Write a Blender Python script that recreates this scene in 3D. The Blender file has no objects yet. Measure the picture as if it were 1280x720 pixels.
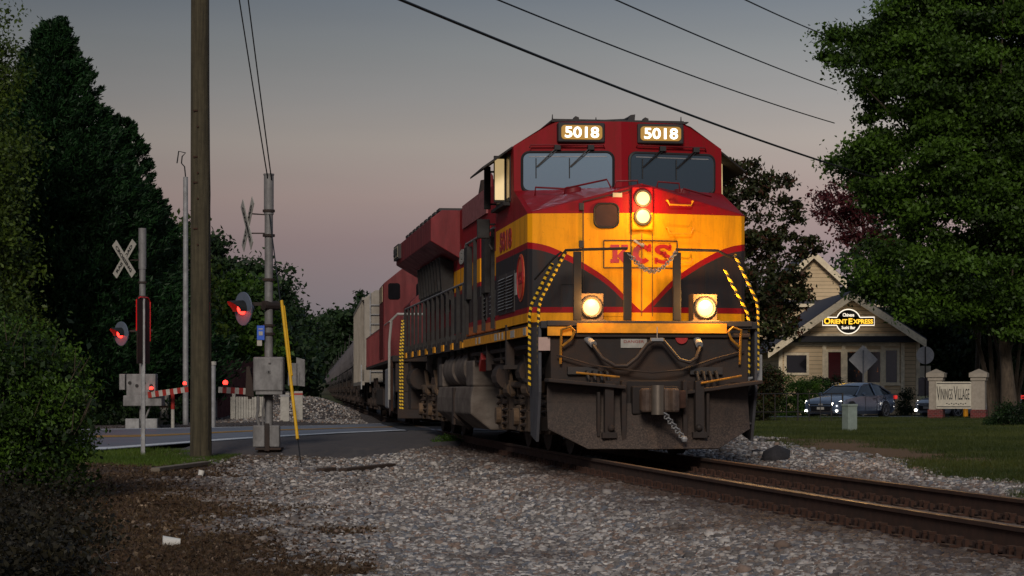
import bpy, math, random
import numpy as np
from mathutils import Vector, Matrix

# ------------------------------------------------------------------ camera, world, sun, exposure
sc = bpy.context.scene
COL = sc.collection
FPX, HZ, EYE = 2600.0, 490.0, 0.9          # focal length and horizon row of a 1280 px wide picture, eye height over rail head
cam = bpy.data.objects.new('camera', bpy.data.cameras.new('camera'))
COL.objects.link(cam)
cam.data.sensor_width = 36.0
cam.data.lens = FPX / 1280 * 36
cam.data.shift_y = (HZ - 360) / 1280
cam.location = (0, 0, EYE)
cam.rotation_euler = (math.radians(90), 0, 0)
cam.data.clip_start = 0.2
cam.data.clip_end = 6000
sc.camera = cam

def lin(c):
    return tuple((v / 255 / 12.92) if v / 255 <= 0.04045 else ((v / 255 + 0.055) / 1.055) ** 2.4 for v in c)

SUN_EL, SUN_AZ = math.radians(25), math.radians(-6)   # azimuth: light comes from behind the camera, a little from the left
world = bpy.data.worlds.new('World'); sc.world = world; world.use_nodes = True
wt = world.node_tree; wn = wt.nodes; wl = wt.links; wn.clear()
geo = wn.new('ShaderNodeNewGeometry')
sep = wn.new('ShaderNodeSeparateXYZ'); wl.new(geo.outputs['Incoming'], sep.inputs[0])
def wm(op, a, b=None, c=None):
    n = wn.new('ShaderNodeMath'); n.operation = op
    for i, v in enumerate((a, b, c)):
        if v is None: continue
        if isinstance(v, (int, float)): n.inputs[i].default_value = v
        else: wl.new(v, n.inputs[i])
    return n.outputs[0]
# Incoming points from the sky to the viewer: the view direction is its negative
dz = wm('MULTIPLY', sep.outputs['Z'], -1.0)
dx = wm('MULTIPLY', sep.outputs['X'], -1.0)
dy = wm('MULTIPLY', sep.outputs['Y'], -1.0)
ramp = wn.new('ShaderNodeValToRGB'); wl.new(wm('MULTIPLY', dz, 2.5), ramp.inputs[0])
cr = ramp.color_ramp
stops = [(0.0, (104, 102, 113)), (0.087, (121, 112, 118)), (0.134, (132, 118, 121)), (0.18, (141, 122, 122)), (0.23, (153, 134, 129)), (0.296, (155, 145, 138)), (0.352, (141, 138, 136)), (0.407, (126, 128, 129)), (0.463, (109, 115, 122)), (0.7, (94, 104, 119)), (1.0, (96, 108, 126))]
cr.elements[0].position, cr.elements[1].position = 0, 1
cr.elements[0].color = (*lin(stops[0][1]), 1); cr.elements[1].color = (*lin(stops[-1][1]), 1)
for p, c in stops[1:-1]:
    e = cr.elements.new(p); e.color = (*lin(c), 1)
# after-glow: the sky is brighter towards the right of the view and behind the camera
side = wm('ADD', wm('MULTIPLY', dx, 1.3), 1.04)
side = wm('MINIMUM', wm('MAXIMUM', side, 0.75), 1.4)
back = wm('ADD', wm('MULTIPLY', wm('MAXIMUM', wm('MULTIPLY', dy, -1.0), 0.0), .55), 1.0)
def wss(a, b_, v):
    n = wn.new('ShaderNodeMapRange'); n.interpolation_type = 'SMOOTHSTEP'; n.inputs[1].default_value = a; n.inputs[2].default_value = b_; wl.new(v, n.inputs[0]); return n.outputs[0]
# sky darkened behind right, standing in for trees the right windshield mirrors; thin haze streaks vary the rest
dull = wm('MULTIPLY', wm('MULTIPLY', wss(.2, .42, dx), wss(-.2, -.5, dy)), wm('SUBTRACT', 1.0, wss(.85, 1.0, dx)))
back = wm('MULTIPLY', back, wm('SUBTRACT', 1.0, wm('MULTIPLY', dull, .8)))
mpn = wn.new('ShaderNodeMapping'); wl.new(geo.outputs['Incoming'], mpn.inputs[0]); mpn.inputs['Scale'].default_value = (3, 3, 22)
nzs = wn.new('ShaderNodeTexNoise'); wl.new(mpn.outputs[0], nzs.inputs['Vector']); nzs.inputs['Scale'].default_value = 1.6; nzs.inputs['Detail'].default_value = 4
back = wm('MULTIPLY', back, wm('ADD', wm('MULTIPLY', nzs.outputs[0], .16), .92))
mul = wn.new('ShaderNodeMix'); mul.data_type = 'RGBA'; mul.blend_type = 'MULTIPLY'; mul.inputs[0].default_value = 1
wl.new(ramp.outputs[0], mul.inputs[6])
cmb = wn.new('ShaderNodeCombineXYZ'); f = wm('MULTIPLY', side, back)
for i in range(3): wl.new(f, cmb.inputs[i])
wl.new(cmb.outputs[0], mul.inputs[7])
bg1 = wn.new('ShaderNodeBackground'); wl.new(mul.outputs[2], bg1.inputs[0]); bg1.inputs[1].default_value = 1.0
sky = wn.new('ShaderNodeTexSky'); sky.sky_type = 'NISHITA'; sky.sun_disc = False
sky.sun_elevation = SUN_EL; sky.sun_rotation = math.radians(180) + SUN_AZ
bg2 = wn.new('ShaderNodeBackground'); wl.new(sky.outputs[0], bg2.inputs[0]); bg2.inputs[1].default_value = 0.002
add = wn.new('ShaderNodeAddShader'); wl.new(bg1.outputs[0], add.inputs[0]); wl.new(bg2.outputs[0], add.inputs[1])
out = wn.new('ShaderNodeOutputWorld'); wl.new(add.outputs[0], out.inputs[0])

sun = bpy.data.objects.new('sun', bpy.data.lights.new('sun', 'SUN')); COL.objects.link(sun)
sun.data.energy = 1.7; sun.data.angle = math.radians(14); sun.data.color = (1.0, 0.90, 0.78)
_d = Vector((math.sin(-SUN_AZ) * math.cos(SUN_EL), math.cos(SUN_AZ) * math.cos(SUN_EL), -math.sin(SUN_EL)))
sun.rotation_euler = _d.to_track_quat('-Z', 'Y').to_euler()
sc.view_settings.view_transform = 'Standard'; sc.view_settings.look = 'None'
sc.view_settings.exposure = 0.0; sc.view_settings.gamma = 1.0
sc.cycles.max_bounces = 5; sc.cycles.diffuse_bounces = 2; sc.cycles.glossy_bounces = 3
sc.cycles.transparent_max_bounces = 6
sc.cycles.use_denoising = True

# ------------------------------------------------------------------ helpers
rnd = random.Random(7)
def at(px, py, Z):                          # picture pixel -> point at distance Z
    return Vector(((px - 640) * Z / FPX, Z, EYE + (HZ - py) * Z / FPX))

class N:                                    # small node builder
    def __init__(s, name):
        s.m = bpy.data.materials.new(name); s.m.use_nodes = True
        s.t = s.m.node_tree; s.n = s.t.nodes; s.l = s.t.links
        s.b = s.n['Principled BSDF']; s._tc = None
    @property
    def obj(s):
        if s._tc is None: s._tc = s.n.new('ShaderNodeTexCoord')
        return s._tc.outputs['Object']
    def put(s, sock, v):
        if isinstance(v, (int, float)): sock.default_value = v
        elif isinstance(v, tuple): sock.default_value = (*v, 1) if len(v) == 3 and sock.type == 'RGBA' else v
        else: s.l.new(v, sock)
    def math(s, op, a, b=0.0, c=None):
        n = s.n.new('ShaderNodeMath'); n.operation = op; s.put(n.inputs[0], a); s.put(n.inputs[1], b)
        if c is not None: s.put(n.inputs[2], c)
        return n.outputs[0]
    def mix(s, f, a, b, mode='MIX'):
        n = s.n.new('ShaderNodeMix'); n.data_type = 'RGBA'; n.blend_type = mode
        s.put(n.inputs[0], f); s.put(n.inputs[6], a); s.put(n.inputs[7], b); return n.outputs[2]
    def noise(s, scale=5, detail=4, rough=.6, vec=None, stretch=None):
        v = vec if vec is not None else s.obj
        if stretch:
            mp = s.n.new('ShaderNodeMapping'); s.l.new(v, mp.inputs[0]); mp.inputs['Scale'].default_value = stretch; v = mp.outputs[0]
        n = s.n.new('ShaderNodeTexNoise'); s.l.new(v, n.inputs['Vector'])
        n.inputs['Scale'].default_value = scale; n.inputs['Detail'].default_value = detail; n.inputs['Roughness'].default_value = rough
        return n.outputs[0]
    def ramp(s, f, lo, hi):
        n = s.n.new('ShaderNodeMapRange'); s.put(n.inputs[0], f); n.inputs[1].default_value = lo; n.inputs[2].default_value = hi; return n.outputs[0]
    def attr(s, name):
        n = s.n.new('ShaderNodeAttribute'); n.attribute_name = name; return n
    def bump(s, h, dist=.01, strength=.5):
        n = s.n.new('ShaderNodeBump'); s.l.new(h, n.inputs['Height']); n.inputs['Distance'].default_value = dist; n.inputs['Strength'].default_value = strength
        s.l.new(n.outputs[0], s.b.inputs['Normal'])
    def set(s, **k):
        for a, v in k.items(): s.put(s.b.inputs[a.replace('_', ' ')], v)
        return s.m
    def xyz(s):
        n = s.n.new('ShaderNodeSeparateXYZ'); s.l.new(s.obj, n.inputs[0]); return n.outputs

def mat(name, c, rough=.6, metal=0.0, dirt=None, amt=.5, scale=3, stretch=None, bump=0, bscale=40, coat=0):
    m = N(name); col = (*c, 1)
    col = tuple(col[:3])
    v = m.noise(scale * 2.3, 5)
    base = m.mix(m.ramp(v, .3, .75), tuple(x * .82 for x in col), tuple(min(1, x * 1.15) for x in col))
    if dirt:
        d = m.noise(scale, 6, .65, stretch=stretch)
        base = m.mix(m.math('MULTIPLY', m.ramp(d, .42, .72), amt), base, dirt)
        m.set(Roughness=m.math('ADD', m.math('MULTIPLY', m.ramp(d, .35, .7), .25), rough))
    else: m.set(Roughness=rough)
    m.set(Base_Color=base, Metallic=metal)
    if coat: m.set(Coat_Weight=coat)
    if bump: m.bump(m.noise(bscale, 4), bump, .6)
    return m.m
def emit(name, c, s, base=(0.02, 0.02, 0.02)):
    m = N(name); m.set(Base_Color=base, Emission_Color=c, Emission_Strength=s, Roughness=.4); return m.m

class MB:
    def __init__(s): s.v = []; s.f = []; s.mi = []
    def add(s, vs, fs, m=0):
        o = len(s.v); s.v += [tuple(p) for p in vs]; s.f += [tuple(i + o for i in f) for f in fs]; s.mi += [m] * len(fs); return s
    def box(s, x0, x1, y0, y1, z0, z1, m=0):
        return s.add([(x0,y0,z0),(x1,y0,z0),(x1,y1,z0),(x0,y1,z0),(x0,y0,z1),(x1,y0,z1),(x1,y1,z1),(x0,y1,z1)],
                     [(3,2,1,0),(4,5,6,7),(0,1,5,4),(1,2,6,5),(2,3,7,6),(3,0,4,7)], m)
    def obox(s, c, ux, uy, uz, m=0):        # oriented box: centre and three half-axes
        c, ux, uy, uz = map(Vector, (c, ux, uy, uz)); vs = []
        for k in (-1, 1):
            for a, b in ((-1,-1),(1,-1),(1,1),(-1,1)): vs.append(c + ux*a + uy*b + uz*k)
        return s.add(vs, [(3,2,1,0),(4,5,6,7),(0,1,5,4),(1,2,6,5),(2,3,7,6),(3,0,4,7)], m)
    def bar(s, a, b, w, h=None, m=0):       # box along a segment
        a, b = Vector(a), Vector(b); h = h or w; d = (b - a); L = d.length; d.normalize()
        up = Vector((0,0,1)) if abs(d.z) < .95 else Vector((0,1,0))
        x = d.cross(up).normalized(); y = x.cross(d)
        return s.obox((a + b) / 2, d * L / 2, x * w / 2, y * h / 2, m)
    def prism(s, pts, axis, a, b, m=0):     # polygon extruded along an axis ('x','y','z')
        n = len(pts); P = {'x': lambda p, t: (t, p[0], p[1]), 'y': lambda p, t: (p[0], t, p[1]), 'z': lambda p, t: (p[0], p[1], t)}[axis]
        return s.add([P(p, a) for p in pts] + [P(p, b) for p in pts],
                     [tuple(range(n))[::-1], tuple(range(n, 2*n))] + [(i, (i+1) % n, n + (i+1) % n, n + i) for i in range(n)], m)
    def tube(s, pts, r, seg=8, m=0, cap=True):
        pts = [Vector(p) for p in pts]; n = len(pts); rr = r if isinstance(r, (list, tuple)) else [r] * n
        vs = []; prev = None
        for i, p in enumerate(pts):
            d = (pts[min(i+1, n-1)] - pts[max(i-1, 0)]).normalized()
            if prev is None:
                up = Vector((0,0,1)) if abs(d.z) < .9 else Vector((1,0,0)); x = d.cross(up).normalized()
            else:
                x = (prev - d * prev.dot(d)).normalized()
            prev = x; y = d.cross(x)
            for k in range(seg):
                a = 2*math.pi*k/seg; vs.append(p + (x*math.cos(a) + y*math.sin(a)) * rr[i])
        fs = [(i*seg+k, i*seg+(k+1) % seg, (i+1)*seg+(k+1) % seg, (i+1)*seg+k) for i in range(n-1) for k in range(seg)]
        if cap: fs += [tuple(range(seg))[::-1], tuple(range((n-1)*seg, n*seg))]
        return s.add(vs, fs, m)
    def cyl(s, a, b, r, r2=None, seg=16, m=0):
        return s.tube([a, b], [r, r if r2 is None else r2], seg, m)
    def ball(s, c, r, seg=12, m=0, sc=(1,1,1)):
        vs = []; fs = []; R = seg // 2
        for i in range(R + 1):
            t = math.pi * i / R
            for k in range(seg):
                a = 2*math.pi*k/seg
                vs.append((c[0]+r*sc[0]*math.sin(t)*math.cos(a), c[1]+r*sc[1]*math.sin(t)*math.sin(a), c[2]+r*sc[2]*math.cos(t)))
        for i in range(R):
            for k in range(seg): fs.append((i*seg+k, (i+1)*seg+k, (i+1)*seg+(k+1) % seg, i*seg+(k+1) % seg))
        return s.add(vs, fs, m)
    def build(s, name, mats, parent=None, smooth=False, bevel=0, loc=None):
        me = bpy.data.meshes.new(name); me.from_pydata(s.v, [], s.f)
        for m_ in (mats if isinstance(mats, (list, tuple)) else [mats]): me.materials.append(m_)
        me.polygons.foreach_set('material_index', s.mi)
        if smooth: me.polygons.foreach_set('use_smooth', [True] * len(s.f))
        me.update(); me.validate()
        o = bpy.data.objects.new(name, me); COL.objects.link(o)
        if smooth and smooth != 'all':
            try: me.set_sharp_from_angle(angle=math.radians(40))
            except Exception: pass
        if parent: o.parent = parent
        if loc: o.location = loc
        if bevel:
            b = o.modifiers.new('bevel', 'BEVEL'); b.width = bevel; b.segments = 2; b.limit_method = 'ANGLE'; b.angle_limit = math.radians(35)
        return o
def empty(name, loc=(0,0,0), rz=0.0, label=None, cat=None, group=None):
    o = bpy.data.objects.new(name, None); COL.objects.link(o); o.location = loc; o.rotation_euler = (0, 0, rz); o.empty_display_size = .1
    tag(o, label, cat, group); return o
def tag(o, label=None, cat=None, group=None, kind=None):
    if label: o['label'] = label
    if cat: o['category'] = cat
    if group: o['group'] = group
    if kind: o['kind'] = kind
    return o
def copy_tree(o, parent=None):
    c = o.copy(); COL.objects.link(c); c.parent = parent
    if parent: c.matrix_parent_inverse = o.matrix_parent_inverse.copy()
    for ch in list(CH.get(o.name, [])) or [x for x in bpy.data.objects if x.parent == o]: copy_tree(ch, c)
    return c
CH = {}
def np_mesh(name, verts, faces, mats, parent=None, attrs=None, smooth=False):
    me = bpy.data.meshes.new(name); nv, nf, k = len(verts), len(faces), faces.shape[1]
    me.vertices.add(nv); me.vertices.foreach_set('co', np.ascontiguousarray(verts, dtype=np.float32).ravel())
    me.loops.add(nf * k); me.loops.foreach_set('vertex_index', np.ascontiguousarray(faces, dtype=np.int32).ravel())
    me.polygons.add(nf); me.polygons.foreach_set('loop_start', np.arange(0, nf * k, k, dtype=np.int32))
    for a, v in (attrs or {}).items():
        at_ = me.attributes.new(a, 'FLOAT', 'POINT'); at_.data.foreach_set('value', np.ascontiguousarray(v, dtype=np.float32))
    for m_ in (mats if isinstance(mats, (list, tuple)) else [mats]): me.materials.append(m_)
    if smooth: me.polygons.foreach_set('use_smooth', np.ones(nf, dtype=bool))
    me.update(calc_edges=True)
    o = bpy.data.objects.new(name, me); COL.objects.link(o)
    if parent: o.parent = parent
    return o
def text_geo(s, size=1.0, bold=0.0, ext=.01, spacing=1.0, shear=0):
    cu = bpy.data.curves.new('t', 'FONT'); cu.body = s; cu.size = size; cu.offset = bold; cu.extrude = ext; cu.space_character = spacing
    cu.align_x = 'CENTER'; cu.align_y = 'CENTER'; cu.resolution_u = 3; cu.shear = shear
    o = bpy.data.objects.new('t', cu); COL.objects.link(o); dg = bpy.context.evaluated_depsgraph_get()
    me = bpy.data.meshes.new_from_object(o.evaluated_get(dg))
    vs = [v.co.copy() for v in me.vertices]; fs = [tuple(p.vertices) for p in me.polygons]
    bpy.data.objects.remove(o); bpy.data.curves.remove(cu); bpy.data.meshes.remove(me)
    return vs, fs
def text(name, s, size, m, parent, c, u, v, w=None, h=None, bold=0.0, ext=.01, spacing=1.0, mapf=None, mb=None):
    """letters centred on c with reading direction u and up direction v, stretched to w x h"""
    vs, fs = text_geo(s, size, bold, ext, spacing)
    xs = [p.x for p in vs]; ys = [p.y for p in vs]
    sx = w / (max(xs) - min(xs)) if w else 1; sy = h / (max(ys) - min(ys)) if h else 1
    cx, cy = (max(xs) + min(xs)) / 2, (max(ys) + min(ys)) / 2
    c, u, v = Vector(c), Vector(u).normalized(), Vector(v).normalized(); n = u.cross(v)
    P = [c + u * ((p.x - cx) * sx) + v * ((p.y - cy) * sy) + n * p.z for p in vs]
    if mapf: P = [mapf(p) for p in P]
    b = mb or MB(); b.add(P, fs)
    return b if mb else b.build(name, m, parent)

# ------------------------------------------------------------------ track alignment
SREF_Z, SREF_X = 29.1, 1.757
def _path():
    Zs = np.arange(0, 420, .5); X = np.zeros_like(Zs); sl = np.zeros_like(Zs)
    for i, Z in enumerate(Zs):
        s = Z - SREF_Z
        if s < 0: sl[i] = -.1404 + s / 375 if s > -22 else -.1404 - 22 / 375
        elif s < 10: sl[i] = -.1404
        elif s < 41: sl[i] = -.1404 + (s - 10) / 689
        else: sl[i] = -.0954
    i0 = int(round(SREF_Z / .5)); X[:] = np.concatenate([[0], np.cumsum((sl[1:] + sl[:-1]) / 2 * .5)])
    X += SREF_X - np.interp(SREF_Z, Zs, X); return Zs, X, sl
PZ, PX, PS = _path()
def xc(Z): return float(np.interp(Z, PZ, PX))
def hd(Z): return -math.atan(float(np.interp(Z, PZ, PS)))      # rotation about z of the line at Z
def on_track(Z, lat=0.0):
    a = hd(Z); return Vector((xc(Z) + lat * math.cos(a), Z + lat * math.sin(a), 0))

# ------------------------------------------------------------------ materials
RED = lin((142, 5, 22)); YEL = lin((236, 158, 5)); DRK = lin((40, 40, 44))
def livery(name, front):
    m = N(name); x, y, z = m.xyz()
    if front:
        ax = m.math('ABSOLUTE', x)
        fc = m.n.new('ShaderNodeFloatCurve'); m.l.new(m.math('DIVIDE', ax, 1.6), fc.inputs['Value'])
        cv = fc.mapping.curves[0]
        pts = [(0, 1.97), (.19, 2.15), (.44, 2.40), (.72, 2.60), (1.08, 2.80), (1.3, 2.89), (1.6, 2.95)]
        P = [(a / 1.6, (b - 1.5) / 2) for a, b in pts]
        cv.points[0].location = P[0]; cv.points[1].location = P[-1]
        for p in P[1:-1]: cv.points.new(*p)
        for p in cv.points: p.handle_type = 'AUTO_CLAMPED'
        fc.mapping.update()
        zc = m.math('ADD', m.math('MULTIPLY', fc.outputs[0], 2.0), 1.5)
        t = m.math('SUBTRACT', z, zc)
        top = 3.38
        c = m.mix(m.math('GREATER_THAN', t, -.045), DRK, RED)
        c = m.mix(m.math('GREATER_THAN', t, .045), c, YEL)
        c = m.mix(m.math('LESS_THAN', z, 2.08), c, m.mix(m.math('GREATER_THAN', t, .045), RED, YEL))
        c = m.mix(m.math('LESS_THAN', z, 2.0), c, YEL)
        c = m.mix(m.math('GREATER_THAN', z, top), c, RED)
    else:
        c = m.mix(m.math('GREATER_THAN', z, 2.88), DRK, RED)
        c = m.mix(m.math('GREATER_THAN', z, 2.96), c, YEL)
        c = m.mix(m.math('GREATER_THAN', z, 3.40), c, RED)
        c = m.mix(m.math('LESS_THAN', z, 2.1), c, RED)
        c = m.mix(m.math('LESS_THAN', z, 2.02), c, lin((190, 110, 60)))
        c = m.mix(m.math('GREATER_THAN', y, 16.2), c, m.mix(m.math('LESS_THAN', z, 2.3), lin((110, 18, 28)), lin((60, 40, 38))))
    g = m.noise(1.5, 8, .72, stretch=(4, 4, .4)); g2 = m.noise(14, 5, .7)
    c = m.mix(m.math('MULTIPLY', m.ramp(g, .46, .74), .42), c, lin((84, 48, 26)))
    c = m.mix(m.math('MULTIPLY', m.ramp(g2, .5, .9), .15), c, (0.02, 0.015, 0.012)); c = m.mix(m.math('MULTIPLY', m.ramp(m.noise(38, 3, .6), .66, .74), .45), c, (0.03, 0.02, 0.014))
    m.set(Base_Color=c, Roughness=m.math('ADD', m.math('MULTIPLY', g, .3), .48)); m.set(Specular_IOR_Level=.2)
    m.bump(m.noise(2.2, 2), .012, .25)
    return m.m
M = {}
M['nose'] = livery('nose_livery', True)
M['hood'] = livery('hood_livery', False)
M['red'] = mat('red_paint', RED, .35, dirt=lin((60, 25, 25)), amt=.35, scale=1.5, stretch=(3, 3, .6))
M['redb'] = mat('worn_red_paint', lin((122, 8, 20)), .5, dirt=lin((60, 30, 28)), amt=.6, scale=1.3, stretch=(3, 3, .5))
M['yel'] = mat('yellow_paint', YEL, .45, dirt=lin((120, 80, 30)), amt=.4, scale=4)
M['dark'] = mat('dark_grey_paint', lin((38, 37, 40)), .5, dirt=lin((70, 56, 46)), amt=.6, scale=2)
M['blk'] = mat('black_rail_paint', lin((30, 27, 27)), .6, dirt=lin((54, 40, 34)), amt=.3, scale=6)
M['grime'] = mat('brown_grime', lin((40, 31, 28)), .7, dirt=lin((72, 55, 45)), amt=.8, scale=2.2, bump=.004)
M['dust'] = mat('dusty_frame', lin((104, 82, 62)), .8, dirt=lin((52, 42, 36)), amt=.9, scale=3.5, bump=.006, bscale=25)
M['tank'] = mat('dusty_grey_tank', lin((104, 94, 86)), .65, dirt=lin((64, 52, 44)), amt=.9, scale=1.6, stretch=(1, 1, 2))
m = N('scuffed_plow'); zz = m.xyz()[2]; n1 = m.noise(9, 7, .75); n2 = m.noise(45, 5, .8); low = m.ramp(m.math('ADD', zz, m.math('MULTIPLY', m.noise(2.2, 4), .7)), 1.15, .45)
c = m.mix(m.ramp(n1, .35, .75), lin((36, 28, 25)), lin((66, 51, 43))); c = m.mix(m.math('MULTIPLY', low, m.ramp(n2, .45, .68)), c, lin((108, 90, 78)))
m.set(Base_Color=c, Roughness=.75); m.bump(n2, .006, .5); M['plow'] = m.m
M['rust'] = mat('rust', lin((66, 42, 32)), .9, dirt=lin((36, 26, 22)), amt=.8, scale=5, bump=.004)
M['railside'] = mat('rusted_rail', lin((70, 44, 31)), .85, dirt=lin((42, 29, 23)), amt=.7, scale=5, stretch=(1, 1, 1), bump=.002)
M['railhead'] = mat('worn_rail_head', lin((108, 92, 80)), .5, metal=.6, dirt=lin((84, 62, 48)), amt=.7, scale=3)
M['tie'] = mat('weathered_sleeper', lin((52, 40, 34)), .9, dirt=lin((84, 66, 54)), amt=.8, scale=8, stretch=(1, 6, 6), bump=.01, bscale=30)
M['galv'] = mat('galvanised_steel', lin((150, 150, 152)), .5, metal=.2, dirt=lin((96, 92, 90)), amt=.5, scale=4)
M['alu'] = mat('weathered_aluminium', lin((126, 124, 124)), .5, metal=.1, dirt=lin((80, 77, 76)), amt=.7, scale=5, stretch=(1, 1, .4))
M['white'] = mat('white_paint', lin((172, 168, 160)), .6, dirt=lin((130, 124, 116)), amt=.5, scale=4)
M['redw'] = mat('reflective_red', lin((150, 34, 24)), .5)
M['rubber'] = mat('black_rubber', (0.012, 0.012, 0.013), .6)
M['hose'] = mat('air_hose', lin((46, 36, 32)), .6)
M['dyel'] = mat('grimy_yellow', lin((176, 118, 22)), .6, dirt=lin((84, 60, 30)), amt=.8, scale=9)
M['wood'] = mat('weathered_pole_wood', lin((76, 69, 52)), .9, dirt=lin((40, 36, 28)), amt=.9, scale=3, stretch=(6, 6, .35), bump=.02, bscale=9)
M['wire'] = mat('cable_black', (0.008, 0.008, 0.009), .5)
m = N('cab_glass'); g = m.n.new('ShaderNodeBsdfGlossy'); g.inputs['Roughness'].default_value = .04; g.inputs['Color'].default_value = (.42, .70, 1, 1)
m.set(Base_Color=(.012, .012, .014), Roughness=.3); mx = m.n.new('ShaderNodeMixShader'); mx.inputs[0].default_value = .36
m.l.new(m.b.outputs[0], mx.inputs[1]); m.l.new(g.outputs[0], mx.inputs[2]); m.l.new(mx.outputs[0], m.n['Material Output'].inputs[0]); M['glass'] = m.m
M['dglass'] = mat('dark_window_glass', (.01, .01, .012), .06)
def stripes(name):
    m = N(name); x, y, z = m.xyz()
    t = m.math('FRACT', m.math('MULTIPLY', m.math('ADD', m.math('MULTIPLY', z, 1.0), m.math('MULTIPLY', x, .45)), 12.5))
    m.set(Base_Color=m.mix(m.math('GREATER_THAN', t, .5), (0.02, 0.016, 0.014), lin((236, 190, 40))), Roughness=.5); return m.m
M['stripe'] = stripes('yellow_black_stripes')
M['lamp'] = emit('headlamp_glow', (1.0, .60, .17), 3.0)
M['board'] = emit('number_board_glow', (1.0, .50, .07), .42)
M['digits'] = emit('number_board_digits', (1.0, .93, .72), 3.0)
M['redlamp'] = emit('red_signal_glow', (1.0, .03, .02), 5)
M['carlamp'] = emit('car_headlamp_glow', (1.0, .93, .8), 12)
M['taillamp'] = emit('tail_lamp_glow', (1.0, .04, .03), .6, (.3, .01, .01))
M['signyel'] = emit('sign_yellow_neon', (1.0, .55, .04), 1.6)
M['signwht'] = emit('sign_white_neon', (1.0, .88, .7), 1.3)
# ------------------------------------------------------------------ ground
def dlat(X, Z): return (X - np.interp(Z, PZ, PX)) * .99
# the road over the crossing: near and far edge points (X, Z, height)
RN = np.array([(-40, 39.0, -.42), (-14, 41.6, -.36), (-8.6, 43.0, -.307), (-6.2, 45.4, -.15), (-4.04, 47.5, -.05), (-2.64, 49.0, -.012), (-.9, 49.3, -.006), (2.6, 50.0, -.006), (4.2, 56, -.05), (5.6, 68, -.12), (7.2, 78, -.17), (10, 82.5, -.19), (60, 85, -.19)])
RF = np.array([(-46, 54.0, -.22), (-22, 55.2, -.14), (-11, 56.0, -.09), (-7.5, 57.5, -.06), (-5.0, 59.0, -.04), (-4.0, 60.6, -.02), (-2.3, 61.2, -.006), (1.2, 62.4, -.006), (2.2, 72, -.1), (4.2, 86, -.17), (8, 94, -.19), (60, 97, -.19)])
def road_mask(X, Z):
    zn = np.interp(X, RN[:, 0], RN[:, 1]); zf = np.interp(X, RF[:, 0], RF[:, 1]); return (Z > zn) & (Z < zf), (Z - zn) / np.maximum(zf - zn, .1)
def sm(a, b, x): t = np.clip((x - a) / (b - a), 0, 1); return t * t * (3 - 2 * t)
def vnoise(X, Z, s, seed=0):
    r = np.random.RandomState(seed).rand(64, 64); x = X / s; z = Z / s
    xi = np.floor(x).astype(int); zi = np.floor(z).astype(int); fx = x - xi; fz = z - zi; fx = fx*fx*(3-2*fx); fz = fz*fz*(3-2*fz)
    g = lambda i, j: r[i % 64, j % 64]
    return (g(xi, zi)*(1-fx) + g(xi+1, zi)*fx)*(1-fz) + (g(xi, zi+1)*(1-fx) + g(xi+1, zi+1)*fx)*fz
def gz(X, Z):
    X = np.asarray(X, float); Z = np.asarray(Z, float); d = dlat(X, Z)
    left = -.235 - .19 * sm(-1.55, -3.4, d) + .0 * d
    right = -.235 + .15 * sm(1.0, 2.8, d)
    h = np.where(d < 0, left, right)
    far = sm(55, 60, Z)
    h = np.where(d < 0, h * (1 - far) + far * (-.06 - .16 * sm(-1.4, -.9, d)), h)
    h = h + (vnoise(X, Z, 1.7, 1) - .5) * .07 * sm(1.3, 2.6, np.abs(d)) + (vnoise(X, Z, .5, 2) - .5) * .03 * sm(1.0, 2.0, np.abs(d))
    h = np.where((d > 0) & (Z > 78), h - .17 * sm(80, 84, Z), h)
    h = h + .75 * np.exp(-(((X + 6.9) / 1.5) ** 2 + ((Z - 71) / 5) ** 2)) + .95 * np.exp(-(((X + 9.2) / 1.6) ** 2 + ((Z - 84) / 6) ** 2))
    h = h + sm(110, 400, Z) * np.clip(-X - 8, 0, 60) * .12
    ins, t = road_mask(X, Z)
    zn = np.interp(X, RN[:, 0], RN[:, 2]); zf = np.interp(X, RF[:, 0], RF[:, 2])
    rz = zn * (1 - np.clip(t, 0, 1)) + zf * np.clip(t, 0, 1)
    m = sm(-.12, -.01, t) * (1 - sm(1.01, 1.1, t)) 
    rise = sm(-3.5, -.05, Z - np.interp(X, RN[:, 0], RN[:, 1])) * (Z < 60) * (X < -6.5); h = h * (1 - rise) + (zn - .02) * rise
    h = np.where((Z > 36) & (Z < 100), h * (1 - m) + np.minimum(h, rz - .10) * m, h)
    return h
def gravel_w(X, Z):
    d = dlat(X, Z); n = vnoise(X, Z, 1.4, 5) * 2.2 + vnoise(X, Z, .4, 6) * .9
    l = sm(-6.3, -4.2, d + n - 1.4)
    r = 1 - sm(4.9, 5.5, X + (vnoise(X, Z, .9, 8) - .5) * .7)
    g = np.where(d < 0, l, r)
    g = np.where((Z > 56) & (d < 0), sm(-13, -11, X + n), g)
    return g
def lawn_w(X, Z):
    d = dlat(X, Z); n = (vnoise(X, Z, 1.1, 9) - .5)
    a = np.where(d > 0, 1 - gravel_w(X, Z), 0)
    bare = np.exp(-(((X - 6.0 + n) / 1.2) ** 2 + ((Z - 35) / 9) ** 2)); a = a * np.clip(1.15 - 1.5 * bare, 0, 1)
    b = sm(36.5, 38.5, Z + n * 2) * sm(-5.2, -6.3, X + n) * (Z < 47)
    c = np.where((d < 0) & (Z > 56), 1 - gravel_w(X, Z), 0)
    return np.clip(a + b * (d < 0) + c, 0, 1)
xs = np.concatenate([np.linspace(-400, -40, 16), np.linspace(-38, -13, 26), np.linspace(-12.6, 12.6, 180), np.linspace(13, 40, 28), np.linspace(44, 400, 16)])
zs = np.concatenate([np.linspace(-60, 2, 10), np.linspace(4, 11, 12), np.linspace(11.2, 32, 170), np.linspace(32.3, 90, 190), np.linspace(92, 200, 40), np.linspace(215, 3000, 26)])
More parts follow.
